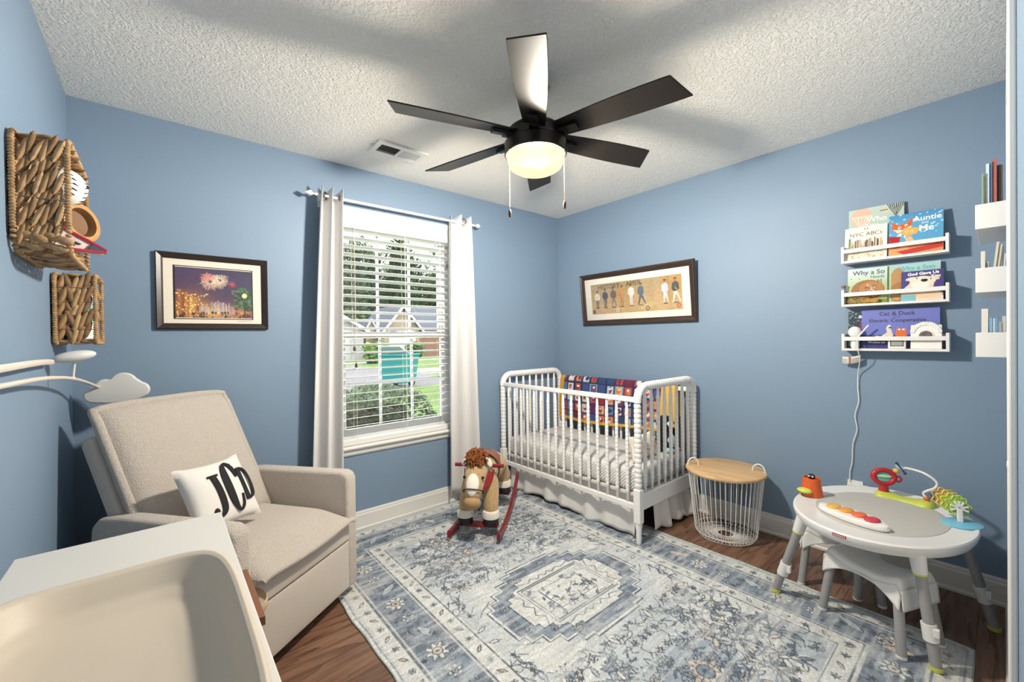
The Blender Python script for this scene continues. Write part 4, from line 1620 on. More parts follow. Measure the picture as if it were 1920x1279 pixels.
# J, C, D drawn tall and narrow; strokes are (x, y, half width)
pil_shape('letter_j', smooth2([(-.062, .065, .013), (-.058, .02, .0135), (-.056, -.04, .0135), (-.06, -.085, .012), (-.082, -.105, .006), (-.098, -.096, .006)]))
pil_shape('letter_j_serif', [(-.088, .068, .005), (-.036, .068, .005)])
pil_shape('letter_j_dot', smooth2([(-.112, -.083, .006), (-.105, -.083, .0155), (-.096, -.083, .0155), (-.089, -.083, .006)]))
pil_shape('letter_c', smooth2([(.056, .038, .006), (.05, .085, .009), (.034, .108, .007), (.012, .1, .009), (-.002, .06, .016), (-.006, 0, .0185), (-.002, -.06, .016), (.012, -.1, .008), (.03, -.108, .006), (.048, -.088, .006), (.056, -.045, .005)]))
pil_shape('letter_c_barb', [(.05, .105, .004), (.056, .08, .008), (.057, .035, .004)])
pil_shape('letter_d_stem', [(.084, .068, .0125), (.085, -.07, .0125)])
pil_shape('letter_d_bowl', smooth2([(.072, .07, .005), (.1, .07, .006), (.128, .052, .009), (.138, 0, .0115), (.128, -.054, .009), (.1, -.072, .006), (.072, -.072, .005)]))

# ------------------------------------------------------------------ dresser with changing tray
DX0, DX1, DY0, DY1, DZ = -3.262, -2.855, -2.66, -1.285, .77
ds = thing('dresser', ((DX0 + DX1) / 2, (DY0 + DY1) / 2, 0), 'white dresser with leather loop pulls along the wall', 'dresser')
M_DR = mat('white_dresser_lacquer', '#D2D0CC', .35)
MB().box(DX0, DX1, DY0, DY1, DZ - .03, DZ).build('top', M_DR, ds, bevel=.002)
MB().box(DX0 + .01, DX1 - .022, DY0 + .008, DY1 - .008, .08, DZ - .03).build('carcass', M_DR, ds, bevel=.002)
M_LEA = mat('brown_leather', '#7A4E36', .5, bump=(300, .3, 3, .001))
M_CANV = mat('tan_canvas_loop', '#B79E80', .85)
for i in range(2):
    for j in range(3):
        y0 = DY0 + .012 + i * (DY1 - DY0 - .024) / 2 + .003
        y1 = y0 + (DY1 - DY0 - .024) / 2 - .006
        z1 = DZ - .036 - j * .216
        dw = MB().box(DX1 - .021, DX1 - .003, y0, y1, z1 - .21, z1).build('drawer', M_DR, ds, bevel=.002)
        ym = y1 - .42 if i else y0 + .42
        MB().box(DX1 - .003, DX1 + .021, ym - .13, ym + .1, z1 - .022, z1 - .004).build('strap', M_LEA, dw, bevel=.001)
        pts = arc((DX1 + .008, ym, z1 - .035), (0, .05, 0), (.036, 0, -.004), 0, PI, 12)
        MB().tube(pts, .011, 8, flat=.22, ref=(1, 0, .0)).build('pull_loop', M_CANV, dw, smooth=True)
for x in (DX0 + .05, DX1 - .06):
    for y in (DY0 + .06, DY1 - .06):
        MB().lathe([(.016, 0), (.022, .08)], 12, (x, y, 0)).build('leg', M_DR, ds)

ty = thing('changing_tray', (-3.065, -2.02, DZ), 'cream moulded changing tray with raised rim on the dresser', 'changing pad')
M_TRAY = mat('cream_foam_skin', '#C4B8A8', .5, var=(3, .03))
tcx, tcy, ta, tb_ = -3.063, -2.035, .183, .375


def tray(u, v):
    """u round the tray, v from outer foot over the rim to the middle"""
    an = 2 * PI * u
    c_, s_ = math.cos(an), math.sin(an)
    ex = .52
    sx, sy = abs(c_) ** ex * (1 if c_ > 0 else -1), abs(s_) ** ex * (1 if s_ > 0 else -1)
    side = abs(sx) ** 3
    rim = .062 + .026 * side
    prof = [(1.0, .001), (1.005, .02), (1.0, rim * .75), (.985, rim * .95), (.955, rim), (.92, rim * .97), (.87, rim * .78), (.80, rim * .5), (.70, rim * .34), (.5, .020), (.25, .017), (0.0, .016)]
    t_ = v * (len(prof) - 1)
    i = min(int(t_), len(prof) - 2)
    f = t_ - i
    a = prof[i][0] + (prof[i + 1][0] - prof[i][0]) * f
    z = prof[i][1] + (prof[i + 1][1] - prof[i][1]) * f
    return V(tcx + ta * a * sx, tcy + tb_ * a * sy, DZ + z)


MB().grid(96, 45, tray, cu=True).build('moulded_pad', M_TRAY, ty, smooth=70)
MB().grid(96, 2, lambda u, v: tray(u, 0) if v else V(tcx, tcy, DZ + .001), cu=True).build('underside', M_TRAY, ty)

# ------------------------------------------------------------------ cloud mobile on curved arms
mo = thing('baby_mobile', (-3.262, -1.60, DZ), 'white baby mobile with flat cloud and oval disc on curved arms', 'mobile')
M_MOB = mat('white_matte_wood', '#D6D5D3', .5)
M_ARM = mat('pale_beige_arm', '#D6CDC2', .5)
MB().box(-3.278, -3.248, -1.66, -1.56, DZ, DZ + .022).build('clamp', M_MOB, mo, bevel=.004)
MB().tube([(-3.264, -1.61, DZ + .02), (-3.264, -1.61, 1.237)], .009, 10).build('post', M_MOB, mo, smooth=True)
A0 = V(-3.264, -1.61, 1.229)
MB().tube(spline([A0, V(-3.266, -1.1, 1.229), V(-3.272, -.85, 1.226), V(-3.282, -.62, 1.219)], 8), .0095, 10, flat=.55, ref=(1, 0, 0)).build('upper_arm', M_ARM, mo, smooth=True)
pts = spline([A0 - V(0, 0, .034), V(-3.26, -1.075, 1.184), V(-3.252, -.8, 1.172), V(-3.24, -.58, 1.154), V(-3.228, -.36, 1.125), V(-3.205, -.165, 1.085)], 8)
MB().tube(pts, .0065, 8).build('lower_arm', M_ARM, mo, smooth=True)
dc = V(-3.231, -.59, 1.236)
dx = V(1, .12, .17).normalized()
dy_ = V(-dx.y, dx.x, 0).normalized()
MB().ball(dc, (.059, .032, .021), 24, 12, Matrix((dx, dy_, dx.cross(dy_))).transposed()).build('oval_disc', M_MOB, mo, smooth=True)
MB().tube([dc + V(0, .01, -.01), V(-3.238, -.575, 1.154)], .0042, 8).build('drop_rod', M_MOB, mo, smooth=True)
MB().ball((-3.239, -.575, 1.154), .0085, 10, 8).build('joint', M_MOB, mo, smooth=True)
# cloud: lobed outline with thickness, facing the room
cc = V(-3.137, -.155, 1.065)
cux, cuy, cun = V(.985, -.17, -.05).normalized(), V(.03, .0, 1).normalized(), V(-.17, -.985, 0).normalized()
out = []


def lobe(x, y, r, a0, a1, n=9):
    for i in range(n):
        a = math.radians(a0 + (a1 - a0) * i / (n - 1))
        out.append((x + r * math.cos(a), y + r * math.sin(a)))


lobe(-.083, -.022, .034, 262, 112)
lobe(-.046, .018, .034, 150, 75)
lobe(.018, .032, .05, 158, 30)
lobe(.077, .002, .036, 78, -55)
out += [(.068, -.046), (.025, -.057), (-.03, -.06)]
mb = MB().prism([cc + cux * x + cuy * y for x, y in out], cun * .022)
rounded(mb, 'cloud', M_MOB, .008, mo)

# ------------------------------------------------------------------ woven wall baskets
M_WKR = [mat('hyacinth_tan', '#A6825A', .7, var=(40, .3)), mat('hyacinth_honey', '#B8946A', .7, var=(40, .3)), mat('hyacinth_brown', '#80603F', .7, var=(40, .3))]
M_WIRE = mat('basket_frame_wire', '#7A6A55', .6)
rgw = random.Random(31)


def twist(p0, p1, wd, th, seg, mi, name, root, out):
    """one plump twisted strand pair from p0 to p1: overlapping tilted lumps"""
    p0, p1, out = V(*p0), V(*p1), V(*out).normalized()
    d = (p1 - p0)
    L = d.length
    d.normalize()
    s_ = d.cross(out).normalized()
    n = max(2, int(L / seg))
    mb = MB()
    tw = 1 if rgw.random() < .8 else -1
    sh_ = rgw.uniform(-.3, .3)
    for i in range(n):
        c = p0 + d * (L * min(1, max(0, (i + .5 + sh_) / n))) + s_ * (.12 * wd * (1 if i % 2 else -1)) + out * (.0025 * (1 if i % 2 else -1))
        a = math.radians(17) * tw + rgw.uniform(-.1, .1)
        e1 = d * math.cos(a) + s_ * math.sin(a)
        e2 = s_ * math.cos(a) - d * math.sin(a)
        mb.ball(c, (wd * .44, L / n * .86, th), 8, 6, Matrix((e2, e1, out)).transposed())
    return mb.build(name, M_WKR[mi], root, smooth=True, fix=False)


def rim(pts, r, name, root, mi=1):
    """wrapped rim: wire core with a close coil of bumps"""
    pts = [V(*q) for q in pts]
    mb = MB()
    for a, b in zip(pts[:-1], pts[1:]):
        L = (b - a).length
        n = max(1, int(L / (r * 1.05)))
        d = (b - a).normalized()
        x = d.orthogonal().normalized()
        for i in range(n):
            c = a + (b - a) * ((i + .5) / n)
            sk_ = d + x * .25
            sk_.normalize()
            mb.ball(c, (r * rgw.uniform(.9, 1.08), r * rgw.uniform(.9, 1.08), r * .66), 8, 4, Matrix((sk_.orthogonal().normalized(), sk_.cross(sk_.orthogonal().normalized()), sk_)).transposed())
    return mb.build(name, M_WKR[mi], root, smooth=True, fix=False)


def rrect(y0, y1, z0, z1, r, n=6, rb=None):
    rb = r if rb is None else rb
    P_ = []
    for (cy, cz, rr, a0) in ((y0, z0, rb, 180), (y1, z0, rb, 270), (y1, z1, r, 0), (y0, z1, r, 90)):
        yy = cy + rr if cy == y0 else cy - rr
        zz = cz + rr if cz == z0 else cz - rr
        for i in range(n + 1):
            a = math.radians(a0 + 90 * i / n)
            P_.append((yy + rr * math.cos(a), zz + rr * math.sin(a)))
    return P_


def wall_basket(y0, y1, z0, z1, depth, label, rtop, rbot, nb):
    r = thing('wicker_wall_basket', (XL + depth / 2, (y0 + y1) / 2, z0), label, 'basket', 'woven baskets hung on the wall')
    xw, xf_ = XL + .012, XL + depth
    for x, nm, f in ((xw, 'back_rim', 1), (xf_, 'front_rim', .97)):
        P_ = rrect(y0 + (0 if x == xw else .002), y1, z0, z1, rtop, 6, rbot)
        rim([(x, a, b) for a, b in P_] + [(x, P_[0][0], P_[0][1])], .0085, nm, r)
    # near and far sides: plump upright twists
    k = 0
    for ys, o_ in ((y0 + .004, -1), (y1 - .004, 1)):
        for i in range(nb):
            x = xw + .012 + (xf_ - xw - .024) * (i + .5) / nb
            twist((x, ys, z0 + rbot * .75), (x, ys, z1 - rtop * .5), (xf_ - xw) / nb * 1.1, .0085, .040, (i * 2 + k) % 3, 'upright_braid', r, (0, o_, 0))
        k += 1
    nz_ = 4
    for i in range(1, nz_ + 1):
        z = z0 + rbot * .8 + (z1 - z0 - rbot) * (i - .3) / (nz_ + .6)
        MB().tube([(xw, y0 - .002, z), (xf_, y0 - .002, z)], .0016, 5).build('tie_wire', M_WIRE, r)
    # bottom and top: cross weave
    for zz, o_, rr in ((z0 + .004, -1, rbot), (z1 - .004, 1, rtop)):
        ny_ = int((y1 - y0 - 2 * rr * .5) / .03)
        for i in range(ny_):
            y = y0 + rr * .5 + (y1 - y0 - rr) * (i + .5) / ny_
            twist((xw + .004, y, zz), (xf_ - .004, y, zz), .031, .0075, .026, (i * 2 + 1) % 3, 'cross_braid', r, (0, 0, o_))
    # slanted lower corner weave (rounded bottom edges) and back panel against the wall
    if rbot > .03:
        for (yc, sg) in ((y0 + rbot, -1), (y1 - rbot, 1)):
            for i in range(3):
                a = math.radians(20 + 25 * i)
                y = yc + sg * rbot * math.cos(a) * .97
                z = z0 + rbot - rbot * math.sin(a) * .97
                twist((xw + .004, y, z), (xf_ - .004, y, z), .03, .0075, .024, i % 3, 'corner_braid', r, (0, sg * math.cos(a), -math.sin(a)))
    nbk = int((y1 - y0) / .04)
    for i in range(nbk):
        y = y0 + .015 + (y1 - y0 - .03) * (i + .5) / nbk
        twist((xw - .002, y, z0 + .03), (xw - .002, y, z1 - .03), .04, .007, .04, i % 3, 'back_braid', r, (1, 0, 0))
    return r


wall_basket(-1.045, -.64, 1.548, 1.885, .118, 'large deep woven wicker basket on the wall holding small toys', .035, .06, 6)
wall_basket(-.475, -.235, 1.286, 1.555, .122, 'small square woven wicker basket on the wall with a picture card', .03, .02, 5)

# things poking out of the big basket
bb = thing('plush_baseball', (-3.2, -.905, 1.706), 'white round plush ball with dark stitches in the large wicker basket', 'toy ball')
bcn = V(-3.208, -.955, 1.765)
MB().ball(bcn, .056, 24, 16).build('ball_cover', mat('white_ball_cloth', '#EFEDE8', .9), bb, smooth=True)
M_ST = mat('dark_stitch', '#2B2A2C', .8)
for sg in (1, -1):
    for i in range(9):
        a = math.radians(-64 + 16 * i)
        d0 = V(.80, -.58, 0).normalized()
        e0 = V(0, 0, 1)
        f0_ = d0.cross(e0)
        q = (d0 * math.cos(a) + e0 * math.sin(a)) * .92 + f0_ * (.30 * sg * (1 + .5 * math.sin(a) ** 2))
        q.normalize()
        t_ = (f0_ + e0 * .35 * sg).normalized() * .007
        MB().tube([bcn + q * .0565 - t_, bcn + q * .0565 + t_], .0016, 5).build('stitch', M_ST, bb)
MB().ball(bcn + V(.95, -.2, .1).normalized() * .055, .006, 8, 6).build('eye', M_ST, bb)
rb_ = thing('round_wooden_dish', (-3.19, -.735, 1.575), 'round tan wooden dish with dark hollow in the large wicker basket', 'dish')
dcn, dn_ = V(-3.192, -.735, 1.705), V(.80, -.58, .12).normalized()
dX = V(0, 0, 1)
dX = (dX - dn_ * dX.dot(dn_)).normalized()
dY = dn_.cross(dX)
MB().lathe([(0, -.028), (.05, -.028), (.064, -.02), (.068, 0), (.067, .006), (.063, .008), (.050, .008)], 36, dcn, dX, dY, dn_, cap=False).build('dish_rim', mat('tan_cork', '#BE8D55', .6, var=(60, .2)), rb_, smooth=True)
MB().lathe([(.050, .0079), (.048, .004), (.043, -.016), (.0, -.02)], 36, dcn, dX, dY, dn_, cap=False).build('dish_hollow', mat('brown_wood_hollow', '#7A5A3C', .5), rb_, smooth=True)
rc = thing('cloth_pouch', (-3.17, -.895, 1.584), 'folded white, red and navy cloth pouch hanging out of the large basket', 'pouch')
pq = [V(-3.227, -0.895, 1.657), V(-3.147, -0.865, 1.612), V(-3.122, -0.85, 1.597), V(-3.137, -0.855, 1.586), V(-3.247, -0.895, 1.587)]
rounded(MB().prism(pq, V(.0, .05, 0)), 'pouch_body', mat('white_pink_cloth', '#E9D3D2', .9, var=(30, .2)), .004, rc)
MB().tube([pq[0], pq[1], pq[2]], .005, 6).build('red_zip', mat('red_trim', '#A4213A', .7), rc, smooth=True)
MB().tube([V(-3.212, -0.9, 1.585), V(-3.122, -0.855, 1.589)], .0045, 6).build('red_hem', mat('red_trim'), rc, smooth=True)
MB().prism([V(-3.152, -0.868, 1.61), V(-3.124, -0.855, 1.598), V(-3.132, -0.857, 1.59), V(-3.162, -0.871, 1.591)], V(0, -.004, 0)).build('navy_patch', mat('navy_cloth', '#3A415E', .8), rc)
MB().prism([V(-3.19, -0.887, 1.612), V(-3.177, -0.88, 1.606), V(-3.184, -0.883, 1.601), V(-3.195, -0.888, 1.604)], V(0, -.004, 0)).build('dark_mark', M_ST, rc)
# picture card standing in the small basket
pcd = thing('picture_card', (-3.245, -.33, 1.30), 'white card with blue sea picture in the small wicker basket', 'card')
fr = Frame((-3.292 + .10, -.455, 1.305), (.08, .19, 0), (0, 0, 1), (.92, -.39, 0))
fr = Frame((-3.222, -.405, 1.303), (.20, .98, 0), (0, 0, 1), (.98, -.20, 0))
MB().add([fr.at(u, v, d) for d in (0, -.004) for u, v in ((0, 0), (.14, 0), (.14, .205), (0, .205))], [(0, 1, 2, 3), (7, 6, 5, 4), (0, 4, 5, 1), (1, 5, 6, 2), (2, 6, 7, 3), (3, 7, 4, 0)]).build('card_board', mat('white_card', '#EFEDE8', .6), pcd)
P = Paint(.13, .11, .004, '#9CC3D8')
P.rect(0, 0, .13, .045, '#2F8C96')
P.rect(0, .04, .13, .055, '#5FA9AE')
P.rect(0, .088, .13, .11, '#DCE6EA')
P.line([(.05, .02), (.06, .085)], .006, '#274852')
P.build('picture_print', fr, .005, .075, M_PRINT, pcd, .0006)

# ------------------------------------------------------------------ wire basket side table
WB = V(-.232, -1.655, 0)
bt = thing('wire_basket_table', WB, 'round white wire basket with bamboo lid beside the crib', 'side table')
M_WWIRE = mat('white_coated_wire', '#F0EFEC', .35)
rb0, rt0, hz = .178, .218, .405
mb = MB()
NW = 46
for k in range(NW):
    a = 2 * PI * k / NW
    d = V(math.cos(a), math.sin(a), 0)
    mb.tube([WB + d * rt0 + V(0, 0, hz), WB + d * (rb0 + .004) + V(0, 0, .06), WB + d * rb0 + V(0, 0, .025), WB + d * (rb0 - .012) + V(0, 0, .006), WB + d * .045 + V(0, 0, .006)], .0023, 5)
mb.build('wire_cage', M_WWIRE, bt, smooth=True, fix=False)
for r_, z_, t_ in ((rt0, hz, .003), (rb0 + .001, .03, .0022), (rb0 - .012, .006, .0025), (.115, .006, .0022), (.08, .006, .002), (.045, .006, .0022)):
    MB().tube(arc(WB + V(0, 0, z_), (r_, 0, 0), (0, r_, 0), 0, 2 * PI, 48)[:-1], t_, 6, closed=True).build('wire_ring', M_WWIRE, bt, smooth=True)
M_BAMB = wood_mat('bamboo_wood', rgb(190, 150, 104), rgb(218, 182, 136), .45, 7, 1, False, 5)
lid = MB().lathe([(0, .408), (.228, .408), (.233, .411), (.234, .418), (.231, .425), (.226, .427), (0, .427)], 64, WB).build('lid', M_BAMB, bt, smooth=30)
ha = math.radians(-38)
for s_ in (-1, 1):
    d = V(math.cos(ha), math.sin(ha), 0)
    q = WB + V(-.62, -.78, 0).normalized() * 0 + V(-d.y, d.x, 0) * 0
    ax = V(.42, -.907, 0)
    c = WB + ax * (s_ * .188)
    tn = (ax + V(ax.y, -ax.x, 0) * .45 * s_).normalized()
    pts = [c + tn * .035 + V(0, 0, .40)] + arc(c + V(0, 0, .43), tn * .035, (0, 0, .042), 0, PI, 12) + [c - tn * .035 + V(0, 0, .40)]
    MB().tube(pts, .0042, 8).build('handle', M_WWIRE, bt, smooth=True)

# ------------------------------------------------------------------ rocking horse
HO = V(-1.235, -.435, 0)
hf = V(-.763, -.647, 0)              # the way it faces
hsd = V(-hf.y, hf.x, 0)              # its left... across the rockers
hs = thing('rocking_horse', HO, 'plush tan rocking horse with brown mane on red rockers', 'rocking horse')
M_RED = mat('dark_red_lacquer', '#7C1A20', .3)
M_TAN = mat('tan_plush', '#BE9C70', .95, bump=(160, .9, 4, .006), var=(70, .18), sheen=.4)
M_CRM = mat('cream_plush', '#EDE6DA', .95, bump=(160, .9, 4, .006), sheen=.3)
M_HOOF = mat('black_hoof_vinyl', '#17161A', .35)
M_MANE = mat('auburn_yarn', '#8E5128', .95, var=(60, .3))


def hx(f, s_, z):
    return HO + hf * (f * 1.1 + .02) + hsd * s_ * 1.1 + V(0, 0, z * 1.1 - .12 * f)


for s_ in (-.145, .145):
    top, bot = [], []
    for i in range(25):
        f = -.40 + .72 * i / 24
        zc = .0078 + .14 * (abs(f - .12) / .5) ** 2.1
        q = hx(f, s_, 0)
        top.append(V(q.x, q.y, zc + .044))
        bot.append(V(q.x, q.y, zc))
    poly = top + bot[::-1]
    MB().prism([q - hsd * .011 for q in poly], hsd * .022).build('rocker', M_RED, hs, bevel=.004)
for f, z in ((.2, .083), (-.2, .083)):
    MB().obox(hx(f, 0, z), hf * .03, hsd * .134, V(0, 0, .009)).build('cross_board', M_RED, hs, bevel=.004)
MB().tube([hx(.155, -.15, .415), hx(.155, .15, .415)], .0125, 14).build('handle_bar', M_RED, hs, smooth=True)
# body: one continuous skinned figure (trunk, neck, head, four legs)
me = bpy.data.meshes.new('horse_body')
J = [hx(-.02, 0, .335), hx(.1, 0, .345), hx(.165, 0, .375), hx(.20, 0, .425), hx(.245, 0, .40), hx(.30, 0, .325), hx(.325, 0, .275),
     hx(-.14, 0, .335), hx(-.19, 0, .32),
     hx(.14, .065, .28), hx(.185, .075, .20), hx(.2, .078, .14),
     hx(.14, -.065, .28), hx(.185, -.075, .20), hx(.2, -.078, .14),
     hx(-.17, .065, .27), hx(-.21, .078, .20), hx(-.2, .082, .14),
     hx(-.17, -.065, .27), hx(-.21, -.078, .20), hx(-.2, -.082, .14)]
E_ = [(0, 1), (1, 2), (2, 3), (3, 4), (4, 5), (5, 6), (0, 7), (7, 8), (1, 9), (9, 10), (10, 11), (1, 12), (12, 13), (13, 14), (7, 15), (15, 16), (16, 17), (7, 18), (18, 19), (19, 20)]
Rr = [.1, .1, .082, .078, .078, .06, .05, .1, .08, .062, .052, .049, .062, .052, .049, .064, .053, .049, .064, .053, .049]
me.from_pydata([tuple(q - HO) for q in J], E_, [])
o = bpy.data.objects.new('horse_body', me)
COL.objects.link(o)
o.parent = hs
sk_m = o.modifiers.new('skin', 'SKIN')
me.materials.append(M_TAN)
for i, r_ in enumerate(Rr):
    me.skin_vertices[0].data[i].radius = (r_, r_)
me.skin_vertices[0].data[0].use_root = True
sk_m.use_smooth_shade = True
sb = o.modifiers.new('sub', 'SUBSURF')
sb.levels = 2
sb.render_levels = 2
for f, s_ in ((.2, .078), (.2, -.078), (-.2, .082), (-.2, -.082)):
    MB().lathe([(.046, .0), (.055, .006), (.056, .034), (.051, .048), (.036, .05)], 18, hx(f, s_, .125)).build('fetlock_cuff', M_CRM, hs, smooth=True)
    MB().lathe([(.05, .0), (.052, .01), (.048, .044), (.042, .05), (.0, .052)], 18, hx(f + .004, s_, .0925)).build('hoof', M_HOOF, hs, smooth=50)
# blaze down the face, muzzle, eyes, ears
hd_ = (J[6] - J[4]).normalized()
hn = hsd.cross(hd_).normalized()
if hn.dot(hf) < 0:
    hn = -hn
MH = Matrix((hsd, hd_, hn)).transposed()
MB().ball(J[5] - hd_ * .035 + hn * .040, (.042, .076, .026), 16, 10, MH).build('face_blaze', M_CRM, hs, smooth=True)
MB().ball(J[6] + hd_ * .004, (.056, .042, .052), 16, 12, MH).build('muzzle', mat('muzzle_plush', '#B39066', .95, bump=(160, .9, 4, .006)), hs, smooth=True)
for s_ in (-1, 1):
    MB().ball(J[4] + hsd * (s_ * .06) + hn * .042 + hd_ * .03, .0095, 10, 8).build('eye', mat('black_button', '#0D0C0C', .15), hs, smooth=True)
    e = MB().ball(J[3] + hsd * (s_ * .078) + V(0, 0, .03) + hn * .012, (.02, .013, .038), 12, 8, Matrix.Rotation(s_ * .5, 3, hf)).build('ear', M_CRM, hs, smooth=True)
g = random.Random(3)
mb = MB()
for i in range(620):
    a, b = g.uniform(0, 2 * PI), g.uniform(-.2, 1)
    q = V(math.cos(a) * math.sqrt(1 - b * b), math.sin(a) * math.sqrt(1 - b * b), b)
    c0_ = J[3] + V(0, 0, .045) + hf * .012 + hsd * (q.x * .066) + hf * (q.y * .066) + V(0, 0, q.z * .062)
    if i % 3 == 0:
        k = g.random()
        c0_ = J[3].lerp(J[1] + V(0, 0, .07), k) + V(0, 0, .06 * (1 - k) + .02) - hf * .035 + hsd * g.uniform(-.035, .035)
    t_ = V(g.gauss(0, 1), g.gauss(0, 1), g.gauss(0, .8)).normalized() * .024
    mb.tube([c0_, c0_ + t_ * .6 + V(0, 0, .008), c0_ + t_ + V(0, 0, -.004)], [.0045, .005, .002], 5)
o = mb.build('mane', M_MANE, hs, smooth=True, fix=False)
o['kind'] = 'stuff'
# kerchief, saddle, bridle strap
mb = MB().grid(20, 10, lambda u, v: (J[2].lerp(J[1], .25) + (hsd * math.cos(u * PI) * .1 + hf * math.sin(u * PI) * (.102 + .012 * v)) + V(0, 0, .03 - v * (.02 + .10 * math.sin(u * PI)) - .015 * math.sin(u * PI))))
mb.build('kerchief', mat('red_bandana', '#A32830', .85, var=(90, .3)), hs, smooth=True, solid=.003)
MB().grid(16, 10, lambda u, v: J[0] + hf * (-.06 + .11 * v) + hsd * math.cos(u * PI) * .106 + V(0, 0, math.sin(u * PI) * .108 - .0)).build('saddle', mat('pink_brown_saddle', '#8C5A4A', .7), hs, smooth=True, solid=.005)
for v_ in (.0,):
    MB().tube([J[0] + hf * .06 + hsd * math.cos(t * PI / 16) * .108 + V(0, 0, math.sin(t * PI / 16) * .11) for t in range(-6, 23)], .0045, 6).build('girth_strap', mat('brown_strap', '#3C2418', .6), hs, smooth=True)
MB().tube([J[5] + hsd * math.cos(t * PI / 10) * .066 + hn * math.sin(t * PI / 10) * .068 for t in range(0, 21)][:-1], .004, 6, closed=True).build('noseband', mat('brown_strap'), hs, smooth=True)
MB().tube(spline([J[6] - V(0, 0, .01) - hn * .03, hx(.25, .02, .2), hx(.2, .0, .165)], 6), [.006] * 12 + [.003], 6).build('rein', mat('brown_strap'), hs, smooth=True)
MB().tube(spline([hx(-.24, 0, .34), hx(-.29, 0, .30), hx(-.3, 0, .22)], 6), .016, 8).build('tail', M_MANE, hs, smooth=True)

# ------------------------------------------------------------------ activity table
TC, TZ = V(-.478, -2.44, 0), .452
tt = thing('activity_table', TC, 'white oval toddler activity table with grey legs and toys', 'activity table')
M_TW = mat('white_moulded_plastic', '#E6E5E4', .3)
M_TG = mat('grey_tube_leg', '#9C9B9C', .35)
M_TGI = mat('grey_table_mat', '#BEBBB5', .6)
M_LIME = mat('lime_plastic', '#C4CF55', .4)
th = math.radians(-10)
TX, TY = V(math.cos(th), math.sin(th), 0), V(-math.sin(th), math.cos(th), 0)
ta_, tb2 = .398, .308


def tp(x, y, z):
    return TC + TX * x + TY * y + V(0, 0, z)


MB().lathe([(.0, -.042), (.90, -.042), (.955, -.036), (.985, -.02), (1, -.004), (.998, .006), (.985, .011), (.95, .010), (.93, .006), (0, .006)], 72, tp(0, 0, TZ), TX * ta_, TY * tb2, V(0, 0, 1)).build('table_top', M_TW, tt, smooth=35)
MB().lathe([(1, 0), (.995, .0022), (0, .0022)], 60, tp(.0, .0, TZ + .006), TX * .285, TY * .225, V(0, 0, 1)).build('grey_mat', M_TGI, tt, smooth=30)
legs = [(V(-.672, -2.079, .0075), (-.27, .19)), (V(-.772, -2.645, .0075), (-.25, -.20)), (V(-.272, -2.785, 0), (.25, -.20)), (V(-.15, -2.22, 0), (.26, .19))]
for ft, (lx, ly) in legs:
    tpn = tp(lx, ly, TZ - .03)
    d = (ft - tpn)
    ln = MB().tube([tpn + d * .16, ft + V(0, 0, .012)], .0178, 14).build('leg', M_TG, tt, smooth=True)
    MB().tube([tpn - d * .02, tpn + d * .17], [.027, .0225], 14).build('leg_socket', M_TW, tt, smooth=True)
    MB().tube([tpn + d * .168, tpn + d * .182], .0232, 14).build('lime_ring', M_LIME, ln, smooth=True)
    MB().tube([tpn + d * .60, tpn + d * .75], .0235, 14).build('height_clip', M_TW, ln, smooth=True)
    MB().obox(tpn + d * .655 + V(-.012, -.02, 0), V(.01, 0, 0), V(0, .009, 0), V(0, 0, .016)).build('clip_tab', M_TW, ln, bevel=.003)
    MB().tube([ft + V(0, 0, .0), ft + V(0, 0, .014) - d * .0], .0205, 14).build('foot_cap', M_LIME, ln, smooth=True)
# red maker's label on the rim, lettering on it too small to read in the picture
nrm = (TX * -.55 + TY * .30).normalized()
an_ = math.radians(167)
pr = []
for k in range(9):
    a = math.radians(161 + 10 * k / 8)
    pr.append(a)
lab = MB().grid(9, 2, lambda u, v: tp(-ta_ * 0 + ta_ * 1.001 * math.cos(math.radians(176 + 9 * u)), tb2 * 1.002 * math.sin(math.radians(176 + 9 * u)), TZ - .007 + .011 * v)).build('red_label', mat('red_label', '#A63446', .4), tt)
mb = MB()
for i in range(8):
    a0 = 176.6 + 7.8 * (i + .12) / 8
    a1 = 176.6 + 7.8 * (i + .78) / 8
    mb.grid(2, 2, lambda u, v: tp(ta_ * 1.003 * math.cos(math.radians(a0 + (a1 - a0) * u)), tb2 * 1.004 * math.sin(math.radians(a0 + (a1 - a0) * u)), TZ - .0045 + .006 * v))
mb.build('label_lettering', mat('label_white', '#E9C9CD', .5), lab, fix=False)
zt = TZ + .011
# toys fixed to the table top are parts of it
M_ORG = mat('orange_plastic', '#D9602B', .4)
p0 = V(-.462, -2.178, zt - .004)
pot = MB().lathe([(.046, 0), (.049, .004), (.045, .03), (.037, .088), (.034, .09), (.032, .08), (0, .078)], 28, p0).build('orange_stump', M_ORG, tt, smooth=40)
MB().ball(p0 + V(.0, 0, .094), (.017, .017, .015), 12, 8).build('owl_head', mat('dark_brown_plastic', '#2C1B18', .4), pot, smooth=True)
for s_ in (-1, 1):
    MB().ball(p0 + V(-.014, s_ * .008, .098), .0045, 8, 6).build('owl_eye', M_TW, pot, smooth=True)
MB().ball(p0 + V(-.046, .018, .030), (.026, .034, .014), 16, 8).build('lime_leaf', M_LIME, pot, smooth=True)
